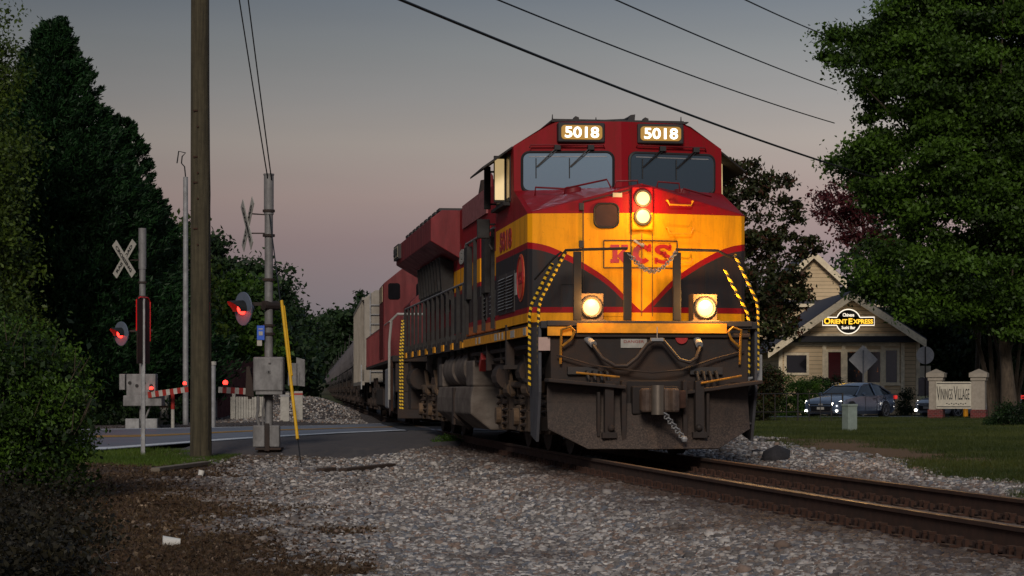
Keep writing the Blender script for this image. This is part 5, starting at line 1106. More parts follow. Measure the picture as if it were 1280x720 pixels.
for (a, c, e) in (((112, 707), (140, 697), (158, 690)), ((105, 640), (150, 612), (190, 600)), ((112, 690), (122, 700), (133, 712))):
    pts = [Vector(on_ground(*q)) + Vector((0, 0, .02 + .04*(i == 1))) for i, q in enumerate((a, c, e))]; b = MB(); b.tube(pts, [.008, .007, .003], 5); tag(b.build('fallen_twig', M['bark'], smooth=True), {112: 'pale bent twig beside the crumpled plastic scrap', 105: 'long thin twig reaching up out of the dry weeds'}.get(a[0], 'x') if a[1] != 690 else 'short twig pointing to the bottom edge of the photo', 'twig')
# ------------------------------------------------------------------ utility pole, wires
def gp(px, Z): X = wx(px, Z); return X, Z, float(gz(X, Z))
x, y, z = gp(251, 40.7); up = empty('utility_pole', (x, y, z), 0, 'thick weathered wooden utility pole running up out of the photo', 'utility pole')
b = MB(); b.tube([(0, 0, -.3), (0.005, 0, 2), (-.01, 0, 6), (-.03, 0, 12.5)], [.215, .205, .19, .155], 20); b.build('pole_shaft', M['wood'], up, smooth=True)
b = MB(); b.tube([(.17, -.12, .2), (.175, -.1, 4), (.19, -.06, 5.2), (.175, -.1, 6.4), (.16, -.09, 12)], .012, 6); b.build('ground_wire', M['wire'], up, smooth=True)
b = MB(); b.box(-1.2, 1.2, -.23, -.13, 11.6, 11.75); b.build('cross_arm', M['wood'], up)
b = MB()
for zz in (5.1, 5.6, 6.5, 4.2): b.cyl((-.03, -.22, zz), (-.03, -.17, zz), .02, seg=6); b.box(-.12, -.03, -.205, -.185, zz + .3, zz + .33)
b.build('bolt', M['rust'], up)
def wire(a, c, sagd, r, lb, n=40):
    a, c = Vector(a), Vector(c); P = [a.lerp(c, i/n) - Vector((0, 0, 4*sagd*(i/n)*(1-i/n))) for i in range(n+1)]
    b = MB(); b.tube(P, r, 6); return tag(b.build('overhead_wire', M['wire'], smooth=True), lb, 'wire')
def ext(px0, py0, Z0, px1, py1, Z1, t0, t1):
    a, c = at(px0, py0, Z0), at(px1, py1, Z1); return a.lerp(c, t0), a.lerp(c, t1)
a, c = ext(523, -1, 40, 1070, 213, 70, -.25, 1.08); wire(a, c, .25, .030, 'thickest and lowest of the overhead wires, crossing above the locomotive roof')
a, c = ext(640, -1, 44, 1020, 145, 70, -.3, 1.10); wire(a, c, .2, .018, 'second overhead wire from the bottom, running to the shade tree')
a, c = ext(780, -1, 46, 1030, 106, 70, -.4, 1.1); wire(a, c, .12, .018, 'third overhead wire from the bottom, high above the locomotive')
a, c = ext(935, -1, 50, 1002, 30, 62, -.8, 1.6); wire(a, c, .05, .018, 'short topmost overhead wire near the upper right corner')

# ------------------------------------------------------------------ crossing signals
def text_on(mb_c, s, u, v, w, h, par, m, name='lettering'): return text(name, s, .1, m, par, mb_c, u, v, w=w, h=h, bold=.004, ext=.002)
def crossbuck(parent, c, nrm, k=1.0):
    n = Vector(nrm).normalized(); u = Vector((0, 0, 1)).cross(n) * -1; v = Vector((0, 0, 1)); c = Vector(c)
    u = v.cross(n).normalized()
    for sgn, word, dd in ((1, 'RAILROAD', .0), (-1, 'CROSSING', .022)):
        d = (u * sgn * .66 + v * .75).normalized() if sgn > 0 else (u * -.66 + v * .75).normalized(); w = d.cross(n)
        b = MB(); b.obox(c + n * dd, d * .62 * k, w * .115 * k, n * .006); bl = b.build('crossbuck_blade', M['white'], parent)
        dirr = d if d.dot(u) > 0 else -d
        text('lettering', word, .1, M['rubber'], bl, c + n * (dd + .012), dirr, n.cross(dirr), w=.98*k, h=.10*k, bold=.004, ext=.001)
def flasher(parent, c, nrm, lit):
    n = Vector(nrm).normalized(); c = Vector(c)
    b = MB(); b.cyl(c - n*.02, c + n*.01, .34, seg=32); b.cyl(c - n*.20, c - n*.02, .10, .16, 16); dk = b.build('signal_disc', mat('signal_grey', lin((96, 104, 120)), .5) if 'signal_grey' not in bpy.data.materials else bpy.data.materials['signal_grey'], parent)
    u = Vector((0, 0, 1)).cross(n).normalized(); v = n.cross(u); b = MB(); N_ = 14; vs = []; fs = []
    for i in range(N_ + 1):
        t = math.radians(-20 + 220 * i / N_); rr = .165
        vs += [c + n*.01 + (u*math.cos(t) + v*math.sin(t))*rr, c + n*(.16 + .18*max(0, math.sin(t))) + (u*math.cos(t) + v*math.sin(t))*rr*.95]
    for i in range(N_): fs.append((2*i, 2*i+1, 2*i+3, 2*i+2))
    b.add(vs, fs); h = b.build('visor', M['rubber'], dk); md = h.modifiers.new('s', 'SOLIDIFY'); md.thickness = .008
    b = MB(); b.ball(c + n*.0, .14, 16, sc=(.9, .9, .9)); b.build('red_lens', M['redlamp'] if lit else mat('dark_red_lens', (.05, .002, .002), .2), dk, smooth=True)
    if lit:
        l = bpy.data.objects.new('red_light', bpy.data.lights.new('red_light', 'POINT')); COL.objects.link(l); l.parent = parent; l.location = c + n*.26; l.data.energy = 5; l.data.color = (1, .03, .02); l.data.shadow_soft_size = .05
def striped_arm(parent, a, c, n, w0, w1, lights, facing):
    a, c = Vector(a), Vector(c); d = (c - a).normalized(); Lh = (c - a).length; f = Vector(facing).normalized(); up_ = f.cross(d).normalized()
    if up_.z < 0: up_ = -up_
    b = MB()
    for i in range(n):
        t0, t1 = i/n, (i+1)/n; w = w0 + (w1 - w0)*(t0+t1)/2; b.obox(a.lerp(c, (t0+t1)/2), d*(t1-t0)*Lh/2, up_*w/2, f*.02, i % 2)
    arm = b.build('gate_arm', [M['redw'], M['white']], parent)
    for t in lights:
        p = a.lerp(c, t) + up_*(w0/2 + .07); b = MB(); b.box(p.x-.05, p.x+.05, p.y-.05, p.y+.05, p.z-.07, p.z-.02); b.build('lamp_base', M['blk'], arm); b = MB(); b.ball(p + Vector((0, 0, .02)), .055, 10); b.build('gate_lamp', M['redlamp'], arm, smooth=True)
    return arm
x, y, z = gp(336, 42.3); S1 = empty('crossing_signal', (x, y, z), 0, 'near grey crossing signal mast with large equipment box and a yellow guy wire beside it', 'crossing signal')
b = MB(); b.cyl((0, 0, .3), (0, 0, 5.66), .085, seg=18); b.cyl((0, 0, 4.9), (0, 0, 5.70), .10, seg=18); b.cyl((0,0,5.70), (0,0,5.73), .11, seg=18); b.build('mast', M['alu'], S1, smooth=True, bevel=0)
for zz in (4.95, 4.45, 3.55, 2.45, 2.62): b = MB(); b.cyl((0, 0, zz), (0, 0, zz + .05), .125, seg=14); b.build('clamp', M['grime'], S1)
for za, zb in ((4.9, 4.92), (4.52, 4.52)): b = MB(); b.bar((-.08, 0, za), (-.42, -.02, zb), .025); b.build('bracket', M['grime'], S1)
b = MB(); b.cyl((-.10, -.12, 3.05), (.16, .12, 3.05), .10, seg=10); b.bar((-.05, -.03, 3.08), (-.42, -.10, 3.08), .07); b.build('bracket', M['grime'], S1)
crossbuck(S1, (-.42, -.03, 4.70), (-.93, -.37, 0)); 
flasher(S1, (-.50, -.16, 2.98), (-.80, -.60, -.04), True)
b = MB(); b.box(-.27, .34, -.42, -.12, 1.30, 2.00); gb = b.build('equipment_box', M['alu'], S1, bevel=.035)
b = MB(); b.box(-.245, .315, -.435, -.42, 1.33, 1.97); b.cyl((.05, -.45, 1.70), (.05, -.43, 1.70), .045, seg=14); b.cyl((.07, -.45, 1.86), (.07, -.43, 1.88), .03, seg=10); b.build('box_lid', M['alu'], gb, bevel=.02)
b = MB(); b.cyl((.05, -.47, 1.70), (.05, -.44, 1.70), .022, seg=10); b.build('padlock', M['rubber'], gb)
b = MB(); b.box(-.22, .32, -.40, .2, 1.24, 1.31); b.box(.40, .58, -.1, .4, 1.42, 1.88); b.prism([(.56, 1.42), (.74, 1.40), (.74, 1.95), (.56, 2.0)], 'y', -.05, .0); b.box(.62, .64, -.06, .3, 1.45, 1.7); b.build('gate_mechanism', M['alu'], S1, bevel=.01)
b = MB(); b.box(-.40, -.34, -.25, .0, 1.15, 1.8); b.prism([(-.44, 1.22), (-.26, 1.18), (-.30, 1.55), (-.36, 1.82), (-.42, 1.80)], 'y', -.30, -.24); b.build('counterweight', M['grime'], S1, bevel=.01)
b = MB(); b.tube([(-.18, -.3, 1.25), (-.18, -.28, .95), (-.22, -.2, .8), (-.14, -.18, .5), (-.14, -.16, .35)], .03, 8); b.tube([(-.06, -.2, 1.25), (-.10, -.18, .9), (-.10, -.16, .5)], .02, 8); b.build('conduit', M['alu'], S1, smooth=True)
for s in (-1, 1): b = MB(); b.box(-.02 + s*.15 - .12, -.02 + s*.15 + .12, -.30, -.12, .18, .62); b.build('junction_box', M['alu'], S1, bevel=.02)
b = MB(); b.box(-.24, .28, -.32, .2, .12, .17); b.box(-.05, .05, -.33, -.30, .1, .66); b.box(-.20, .20, -.2, .2, -.1, .12); b.build('base_plate', M['grime'], S1, bevel=.01)
b = MB(); b.box(-.22, -.07, -.16, -.14, 2.35, 2.64); es = b.build('blue_sign', mat('sign_blue', lin((16, 84, 196)), .4), S1); b = MB(); b.box(-.185, -.105, -.166, -.162, 2.44, 2.52); b.box(-.19, -.10, -.166, -.162, 2.56, 2.58); b.build('sign_marking', M['white'], es); b = MB(); b.box(-.22, -.12, -.16, -.14, 2.23, 2.34); b.build('notice_plate', M['white'], S1)
striped_arm(S1, (-.34, -.05, 1.30), (-1.15, .9, 1.34), 8, .13, .12, (.8,), (0, -1, 0))
x2, y2, z2 = gp(178, 58.5); S2 = empty('crossing_signal', (x2, y2, z2), 0, 'far grey crossing signal mast across the road, in front of the dark conifers', 'crossing signal')
b = MB(); b.cyl((0, 0, .3), (0, 0, 5.8), .09, seg=16); b.cyl((0, 0, 4.7), (0, 0, 5.85), .11, seg=16); b.build('mast', M['alu'], S2, smooth=True)
for zz in (4.3, 3.9, 2.6): b = MB(); b.cyl((0, 0, zz), (0, 0, zz+.05), .13, seg=12); b.build('clamp', M['grime'], S2)
b = MB(); b.bar((0, -.05, 4.95), (-.4, -.1, 4.95), .03); b.build('bracket', M['grime'], S2); b = MB(); b.bar((.3, -.05, 2.98), (-.45, -.1, 2.95), .06); b.build('bracket', M['grime'], S2)
crossbuck(S2, (-.48, -.12, 4.98), (-.62, -.78, 0)); flasher(S2, (-.56, -.2, 2.88), (-.72, -.69, -.04), True)
b = MB(); b.box(-.40, .42, -.30, .1, 1.05, 1.75); b.box(-.48, .6, -.35, .2, .85, 1.15); b.box(-.62, -.45, -.2, .1, 1.3, 1.75); eb = b.build('equipment_box', M['alu'], S2, bevel=.02)
b = MB()
for k in range(4): b.cyl((-.3 + .2*k, -.32, 1.5 - .08*(k % 2)), (-.3 + .2*k, -.29, 1.5 - .08*(k % 2)), .05, seg=10)
b.build('knob', M['blk'], eb)
for s in (-1, 1): b = MB(); b.box(s*.25 - .2, s*.25 + .2, -.2, 0, .05, .5); b.build('junction_box', M['galv'], S2, bevel=.02)
b = MB(); b.cyl((.1, -.1, .5), (.3, -.1, 1.0), .03); b.build('conduit', M['alu'], S2); b = MB(); b.box(-.3, .3, -.3, .3, -.1, .08); b.build('base_plate', M['grime'], S2)
striped_arm(S2, (.22, -.36, 1.16), (1.40, -.70, 1.32), 11, .17, .15, (.10, .93), (0, -1, 0))
# guy wire with its yellow guard, and the wires that come down to the mast
top = Vector((x, y, z)) + Vector((0, 0, 5.0)); an = at(376, 578, 38.0)
b = MB(); b.tube([top, top.lerp(an, .55), an], .012, 6); gw_ = empty('guy_wire', tuple(an), 0, 'guy wire with a long yellow plastic guard slanting down right of the near signal mast', 'guy wire'); o = b.build('steel_strand', M['wire'], None); o.parent = gw_; o.location = -an
g0, g1 = at(352, 376, 39.6), at(372, 549, 38.3); b = MB(); b.tube([g0, g1], .030, 8); b.tube([g0 + Vector((.045, 0, -.1)), g0.lerp(g1, .55) + Vector((.03, 0, 0))], .022, 6); o = b.build('yellow_guard', mat('guard_yellow', lin((214, 164, 8)), .5), None, smooth=True); o.parent = gw_; o.location = -an
tp = Vector((x, y, z + 5.5))
for (pa, pb, lb) in ((299, -3, 'left one of the two steep wires dropping to the top of the near signal mast'), (309, -3, 'right one of the two steep wires dropping to the top of the near signal mast')):
    A = at(pa, pb, 40); dirn = (A - tp); wire(A + dirn*.35, tp + Vector((0 if pa < 300 else .07, 0, 0)), .04, .013, lb)
# thin steel post with a sign seen edge-on, in front of the far mast
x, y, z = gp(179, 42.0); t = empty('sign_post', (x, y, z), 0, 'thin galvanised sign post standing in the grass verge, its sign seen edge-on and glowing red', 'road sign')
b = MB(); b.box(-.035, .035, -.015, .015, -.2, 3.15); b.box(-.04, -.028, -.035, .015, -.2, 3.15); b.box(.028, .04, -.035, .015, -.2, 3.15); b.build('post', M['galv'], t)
b = MB(); b.obox((.0, .02, 2.50), (.075, .30, 0), (.006, -.002, 0), (0, 0, .66)); sf = b.build('sign_face', M['grime'], t); b = MB(); b.tube([(-.085, -.28, 2.5), (-.085, -.28, 3.12), (-.03, -.15, 3.18), (.06, .2, 3.18), (.085, .32, 3.1), (.085, .32, 2.3)], .012, 6); b.build('painted_red_glint', mat('red_glint_paint', lin((235, 24, 30)), .35), sf)  # red tube paints the signal lamp's reflection along the sign's edge
# silver street light pole, thin posts
x, y, z = gp(232, 60.5); t = empty('street_light', (x, y, z), 0, 'slim silver lamp pole just left of the thick wooden pole', 'street light')
b = MB(); b.tube([(0, 0, -.2), (0, 0, 7.2)], [.085, .07], 12); b.build('pole_shaft', M['galv'], t, smooth=True)
b = MB(); b.tube([(0, 0, 7.2), (-.03, 0, 7.5), (-.12, 0, 7.6), (-.1, 0, 7.8), (0, 0, 7.9), (-.2, 0, 7.95), (-.25, 0, 7.6)], .02, 6); b.build('curled_arm', M['wire'], t, smooth=True)
x, y, z = gp(306, 90); t = empty('utility_pole', (x, y, z), 0, 'thin distant wooden pole behind the white fence', 'utility pole'); b = MB(); b.cyl((0, 0, -.2), (0, 0, 4.4), .13, .11, 12); b.build('pole_shaft', M['wood'], t, smooth=True); b = MB(); b.box(-.3, .3, -.14, -.10, 3.9, 3.96); b.build('cross_bar', M['wood'], t)
x, y, z = gp(252, 60); 
for px, Z, h, w, lb in ((266, 57.5, 1.95, .11, 'tall pale grey post right behind the wooden pole'), (216, 58.5, 1.2, .1, 'post with a red upper half under the far gate arm')):
    x, y, z = gp(px, Z); t = empty('marker_post', (x, y, z), 0, lb, 'marker post'); b = MB()
    if px == 216: b.cyl((0, 0, 0), (0, 0, .75), .05, seg=10); b.build('lower_tube', M['white'], t); b = MB(); b.cyl((0, 0, .75), (0, 0, 1.25), .055, seg=10); b.build('upper_tube', M['redw'], t)
    else: b.cyl((0, 0, -.1), (0, 0, h), .08, seg=12); b.build('tube', M['galv'], t); b = MB(); b.cyl((0, 0, h), (0, 0, h+.1), .1, seg=10); b.build('cap', M['white'], t)
for px, Z, h, lb in ((356, 62.5, .86, 'pale flat marker board right of the near signal mast'), (373, 63.5, .9, 'narrow pale marker board with a dark top, next to the gravel mound')):
    x, y, z = gp(px, Z); z = float(gz(x, y)); t = empty('marker_post', (x, y, z), 0, lb, 'marker post'); b = MB(); b.box(-.13, .13, -.02, .02, -.1, h); b.build('board', M['white'], t); b = MB(); b.box(-.13, .13, -.025, -.02, h-.12, h-.06); b.build('band', M['redw'] if px > 360 else M['galv'], t)
x, y, z = gp(205, 61); t = empty('bollard', (x, y, z), 0, 'short dirty pale stone stump in the scrub left of the red and white post', 'bollard'); b = MB(); b.tube([(0, 0, -.1), (0, 0, .5), (.02, 0, .85), (0, 0, .92)], [.14, .15, .13, .06], 10); b.build('stump', M['conc'], t, smooth=True); b = MB(); b.cyl((0, -.0, .5), (0, 0, .56), .16, seg=10); b.build('band', M['rust'], t)
# fences and sheds behind the crossing
def fence(name, px0, px1, Z0, Z1, h, z0, n, mt, gap, lb, cat='fence', pm=None, px_posts=()):
    A = Vector((wx(px0, Z0), Z0, z0)); B = Vector((wx(px1, Z1), Z1, z0)); t = empty(name, tuple(A), 0, lb, cat); d = (B - A); b = MB()
    for i in range(n): p = d*(i + .5)/n; hw = d*(1-gap)/n/2; b.obox(p + Vector((0, 0, h/2)), hw, Vector((-hw.y, hw.x, 0)).normalized()*.02, (0, 0, h/2))
    b.build('panel', mt, t)
    for f in px_posts: b = MB(); b.box(d.x*f-.05, d.x*f+.05, d.y*f-.1, d.y*f-.03, 0, h + .25); b.build('fence_post', pm or mt, t); return t
M['brick'] = mat('dark_red_brick', lin((96, 40, 38)), .8, dirt=lin((60, 30, 30)), amt=.6, scale=6)
fence('wooden_fence', 264, 316, 72, 80, 2.2, -.1, 26, M['brick'], .1, 'dark red slatted fence with tall white posts behind the near gate arm', pm=M['white'], px_posts=(.1, .42, .72, .95))
fence('picket_fence', 288, 334, 66, 66, .85, -.1, 14, M['white'], .14, 'low white board fence behind the near gate arm', px_posts=(.1, .5, .9))
x, y, z = gp(205, 70); t = empty('garden_shed', (x, y, z), -.2, 'low grey shed with a brick chimney behind the far gate arm', 'shed')
b = MB(); b.box(-.75, .9, 0, 2, 0, 1.55); b.build('wall', mat('grey_boards', lin((112, 106, 98)), .8, dirt=lin((70, 66, 60)), amt=.6, stretch=(6, 1, .5)), t)
b = MB(); b.prism([(-.9, 1.52), (1.0, 1.62), (1.0, 1.74), (-.9, 1.64)], 'y', -.15, 2.1); rf = b.build('roof', mat('grey_roof', lin((120, 112, 104)), .8), t, bevel=.01); b = MB(); b.box(-.2, .35, .4, .9, 1.7, 2.15); b.build('chimney', M['brick'], rf); b = MB(); b.prism([(-.35, 2.2), (.5, 2.12), (.6, 2.35), (-.3, 2.42)], 'y', .3, 1.0); b.build('chimney_cap', bpy.data.materials['grey_roof'], rf)

# ------------------------------------------------------------------ restaurant
M['siding'] = None
m = N('beige_siding'); X_, Y_, Z_ = m.xyz(); fr = m.math('FRACT', m.math('MULTIPLY', Z_, 5.0)); c = m.mix(m.math('LESS_THAN', fr, .10), lin((220, 194, 156)), lin((124, 108, 86)))
c = m.mix(m.math('MULTIPLY', m.ramp(m.noise(1.2, 5), .4, .8), .3), c, lin((120, 100, 76))); m.set(Base_Color=c, Roughness=.75); m.bump(fr, .02, .6); M['siding'] = m.m
M['trim'] = mat('cream_trim', lin((240, 222, 190)), .6, dirt=lin((150, 132, 106)), amt=.4, scale=3)
M['shingle'] = mat('dark_shingle', lin((58, 58, 68)), .9, dirt=lin((84, 84, 96)), amt=.6, scale=9, stretch=(1, 1, 3))
M['warmwin'] = None
def warm(name, px_fac):
    m = N(name); n = m.noise(3, 4, .7); m.set(Base_Color=(.012, .011, .012), Roughness=.08, Emission_Color=lin((255, 140, 40)), Emission_Strength=m.math('MULTIPLY', m.ramp(n, .60, .78), px_fac)); return m.m
M['warmwin'] = warm('warm_lit_window', .5); M['redwin'] = mat('dark_red_curtain_window', lin((74, 22, 24)), .15); M['bluewin'] = mat('blue_grey_window', lin((54, 60, 66)), .12)
BZ = 100.0
def bx_(px): return wx(px, BZ)
def bz_(py): return EYE + (HZ - py) * BZ / FPX
RS = empty('restaurant', (bx_(1061), BZ, 0), 0, 'beige clapboard restaurant with a front gable and a lit black and yellow sign', 'building')
ox = bx_(1061); rx = lambda px: bx_(px) - ox
b = MB(); b.box(rx(974), rx(1150), 0, 9, -.2, bz_(424)); b.prism([(rx(978), bz_(421)), (rx(1146), bz_(421)), (rx(1061), bz_(370))], 'y', .02, 9); b.build('wall', M['siding'], RS)
b = MB()
for (xa, za, xb_, zb) in ((rx(955), bz_(441), rx(1061), bz_(368)), (rx(1061), bz_(368), rx(1154), bz_(427))):
    b.prism([(xa, za), (xb_, zb), (xb_, zb + .14), (xa, za + .14)], 'y', -.9, 9.4)
roof = b.build('roof', M['shingle'], RS)
b = MB()
for (xa, za, xb_, zb) in ((rx(957), bz_(441), rx(1061), bz_(369)), (rx(1061), bz_(369), rx(1153), bz_(428))):
    b.prism([(xa, za - .27), (xb_, zb - .27), (xb_, zb + .12), (xa, za + .12)], 'y', -1.0, -.9)
b.build('barge_board', M['trim'], RS)
b = MB(); b.box(rx(975), rx(1144), -.55, .05, bz_(428), bz_(420.5)); b.build('awning', mat('dark_awning', lin((34, 34, 40)), .7), RS, bevel=.02)
b = MB(); b.box(rx(984), rx(1140), -.06, .015, bz_(420), bz_(417)); b.build('trim_board', M['trim'], RS)
b = MB(); b.box(rx(984) - .3, rx(1124), -.09, -.01, bz_(428) - .18, bz_(428)); 
for px in (975.5, 1030, 1054, 1081, 1103, 1128, 1147): b.box(rx(px) - .09, rx(px) + .09, -.10, -.005, -.2, bz_(429))
b.box(rx(1030), rx(1128), -.08, -.01, bz_(482), bz_(479)); b.build('corner_trim', M['trim'], RS)
for p0, p1, y0, y1, mt in ((983, 1008, 444, 466, 'dglass'), (1035, 1051, 440, 478, 'redwin'), (1059, 1078, 440, 478, 'warmwin'), (1084, 1100, 440, 478, 'warmwin'), (1107, 1121, 438, 478, 'bluewin')):
    b = MB(); x0, x1, za, zb = rx(p0), rx(p1), bz_(y1), bz_(y0)
    for q in ((x0-.12, x1+.12, zb, zb+.12), (x0-.12, x1+.12, za-.12, za), (x0-.12, x0, za, zb), (x1, x1+.12, za, zb)): b.box(q[0], q[1], -.07, -.01, q[2], q[3])
    wdw = b.build('window', M['trim'], RS); b = MB(); b.box(x0, x1, -.03, -.015, za, zb); b.build('pane', M[mt], wdw)
# rear wing with the upper gable
R2 = empty('tall_house', (bx_(1061), BZ, 0), 0, 'taller beige gabled house rising behind the restaurant', 'building')
b = MB(); b.box(rx(976), rx(1118), 9.5, 18, 0, bz_(384)*1.07); b.build('wall', M['siding'], R2)
Zb = 109.5; kx = lambda px: wx(px, Zb) - ox; kz = lambda py: EYE + (HZ - py) * Zb / FPX
b = MB(); b.box(kx(970), kx(1118), 9.2, 9.4, kz(384), kz(380)); b.build('eave_board', M['trim'], R2)
b = MB(); b.add([(kx(968), 9.2, kz(380)), (kx(1122), 9.2, kz(380)), (kx(1112), 13, kz(366)), (kx(978), 13, kz(366)), (kx(968), 20, kz(382)), (kx(1122), 20, kz(382))], [(0, 1, 2, 3), (3, 2, 5, 4)]); b.build('roof', M['shingle'], R2)
b = MB(); b.prism([(kx(988), kz(376)), (kx(1055), kz(376)), (kx(1055), kz(345)), (kx(1021), kz(318)), (kx(988), kz(345))], 'y', 11, 17); b.build('upper_wall', M['siding'], R2)
b = MB(); b2 = MB()
for (xa, za, xb_, zb) in ((kx(980), kz(352), kx(1021), kz(314)), (kx(1021), kz(314), kx(1062), kz(352))):
    b.prism([(xa, za), (xb_, zb), (xb_, zb+.12), (xa, za+.12)], 'y', 10.6, 19); b2.prism([(xa, za-.3), (xb_, zb-.3), (xb_, zb+.1), (xa, za+.1)], 'y', 10.5, 10.6)
b.build('upper_roof', M['shingle'], R2); b2.build('barge_board', M['trim'], R2)
# lit sign
SG = empty('restaurant_sign', (bx_(1060), BZ - .12, bz_(402)), 0, 'lit round and bar shaped restaurant sign with yellow lettering on the front gable', 'sign')
b = MB(); b.cyl((0, .10, 0), (0, 0, 0), .585, seg=40); b.box(-1.24, 1.24, .0, .10, -.17, .21); b.build('sign_panel', mat('sign_black', (.012, .008, .006), .5), SG)
b = MB()
th0 = math.asin(.20/.585); th1 = math.asin(.18/.585)
P = [(.585*math.cos(t), -.015, .585*math.sin(t)) for t in np.linspace(th0, math.pi - th0, 24)]; P += [(-1.24, -.015, .21), (-1.24, -.015, -.18)]
P += [(.585*math.cos(t), -.015, .585*math.sin(t)) for t in np.linspace(math.pi + th1, 2*math.pi - th1, 24)] + [(1.24, -.015, -.18), (1.24, -.015, .21)]; P.append(P[0]); b.tube(P, .026, 5, cap=False); b.build('neon_outline', M['signwht'], SG)
bb = text('l', 'RIENT', .2, None, None, (-.45, -.02, .0), (1, 0, 0), (0, 0, 1), w=.78, h=.22, bold=.006, ext=.006, mb=MB()); text('l', 'O', .2, None, None, (-1.02, -.02, .02), (1, 0, 0), (0, 0, 1), w=.31, h=.30, bold=.006, ext=.006, mb=bb)
text('l', 'E', .2, None, None, (.10, -.02, .01), (1, 0, 0), (0, 0, 1), w=.19, h=.29, bold=.006, ext=.006, mb=bb); text('l', 'XPRESS', .2, None, None, (.70, -.02, .0), (1, 0, 0), (0, 0, 1), w=.96, h=.22, bold=.006, ext=.006, mb=bb); bb.build('yellow_lettering', M['signyel'], SG)
bb = text('l', 'Chinese', .2, None, None, (0, -.02, .32), (1, 0, 0), (0, 0, 1), w=.55, h=.17, bold=.004, ext=.006, mb=MB()); text('l', 'Sushi Bar', .2, None, None, (0, -.02, -.29), (1, 0, 0), (0, 0, 1), w=.66, h=.15, bold=.004, ext=.006, mb=bb); bb.build('white_lettering', M['signwht'], SG)
# ------------------------------------------------------------------ village sign
SZ = 77.0; x0 = wx(1197, SZ); VS = empty('village_sign', (x0, SZ, -.08), math.radians(-20), 'cream village name sign between two capped pillars on red brick feet', 'sign')
M['stucco'] = mat('cream_stucco', lin((156, 146, 134)), .8, dirt=lin((138, 130, 118)), amt=.4, scale=4, bump=.004)
M['rbrick'] = None
m = N('red_brick'); bt = m.n.new('ShaderNodeTexBrick'); m.l.new(m.obj, bt.inputs['Vector']); mp = m.n.new('ShaderNodeMapping'); m.l.new(m.obj, mp.inputs[0]); mp.inputs['Rotation'].default_value = (math.pi/2, 0, 0); m.l.new(mp.outputs[0], bt.inputs['Vector'])
bt.inputs['Color1'].default_value = (*lin((110, 26, 26)), 1); bt.inputs['Color2'].default_value = (*lin((74, 20, 20)), 1); bt.inputs['Mortar'].default_value = (*lin((110, 92, 86)), 1); bt.inputs['Scale'].default_value = 3.6; bt.inputs['Mortar Size'].default_value = .018
m.set(Base_Color=bt.outputs[0], Roughness=.8); M['rbrick'] = m.m
for s, w_ in ((-1, .0), (1, .0)):
    px_ = s * .78; b = MB(); b.box(px_ - .24, px_ + .24, -.24, .24, .32, 1.45); pl_ = b.build('pillar', M['stucco'], VS, bevel=.01)
    b = MB(); b.box(px_ - .28, px_ + .28, -.28, .28, 0, .33); b.build('brick_foot', M['rbrick'], pl_)
    b = MB(); b.box(px_ - .28, px_ + .28, -.28, .28, 1.40, 1.52); b.box(px_ - .33, px_ + .33, -.33, .33, 1.52, 1.68); b.add([(px_-.33, -.33, 1.68), (px_+.33, -.33, 1.68), (px_+.33, .33, 1.68), (px_-.33, .33, 1.68), (px_, 0, 1.84)], [(0, 1, 4), (1, 2, 4), (2, 3, 4), (3, 0, 4)]); b.build('cap', M['stucco'], pl_, bevel=.01)
b = MB(); b.box(-.75, .54, -.30, -.20, .36, 1.36); pn = b.build('name_panel', mat('panel_cream', lin((190, 182, 166)), .6), VS, bevel=.01)
b = MB(); b.box(-.72, .52, -.306, -.300, 1.28, 1.31); b.box(-.72, .52, -.306, -.300, .42, .45)
for k in range(9): b.ball((-.35 + k*.085, -.302, .545 + .012*(-1)**k), .024, 8, sc=(1.3, .2, .8))
b.build('panel_ornament', M['rubber'], pn)
bb = text('l', 'V', .2, None, None, (-.655, -.305, .93), (1, 0, 0), (0, 0, 1), w=.13, h=.52, mb=MB()); text('l', 'ININGS', .2, None, None, (-.36, -.305, .90), (1, 0, 0), (0, 0, 1), w=.44, h=.40, mb=bb); text('l', 'V', .2, None, None, (-.03, -.305, .93), (1, 0, 0), (0, 0, 1), w=.13, h=.52, mb=bb); text('l', 'ILLAGE', .2, None, None, (.26, -.305, .90), (1, 0, 0), (0, 0, 1), w=.42, h=.40, mb=bb); bb.build('lettering', M['rubber'], pn)
b = MB(); b.box(-1.35, 1.25, -.5, .6, -.25, -.0); b.build('concrete_base', M['conc'], VS, bevel=.02)
x = wx(1180, 70); b = MB(); b.box(-.9, .6, -.1, .1, -.3, .42); 
# ------------------------------------------------------------------ roadside pieces on the right
x, y, z = gp(1062, 52); t = empty('utility_pedestal', (x, y, z), .5, 'grey green utility pedestal box standing on the lawn in front of the sedan', 'utility box')
b = MB(); b.box(-.14, .14, -.13, .13, -.05, .64); b.build('cabinet', mat('pale_green_box', lin((134, 146, 138)), .6, dirt=lin((100, 106, 98)), amt=.5), t, bevel=.01); b = MB(); b.box(-.155, .155, -.145, .145, .62, .68); b.build('lid', bpy.data.materials['pale_green_box'], t, bevel=.015)
x, y, z = gp(1079, 92); t = empty('diamond_sign', (x, y, z), 0, 'bare grey back of a diamond road sign in front of the restaurant', 'road sign')
b = MB(); b.prism([(p[0]*.7071 - p[1]*.7071, 2.62 + p[0]*.7071 + p[1]*.7071) for p in rrect(.92, .92, .05)], 'y', -.004, .004); b.build('sign_plate', mat('bare_aluminium', lin((206, 200, 194)), .5), t); b = MB(); b.box(-.03, .03, -.05, -.005, 0, 3.05); b.build('post', M['galv'], t)
x, y, z = gp(1156.5, 90); t = empty('round_sign', (x, y, z), 0, 'grey back of a round road sign above two plates at the restaurant corner', 'road sign')
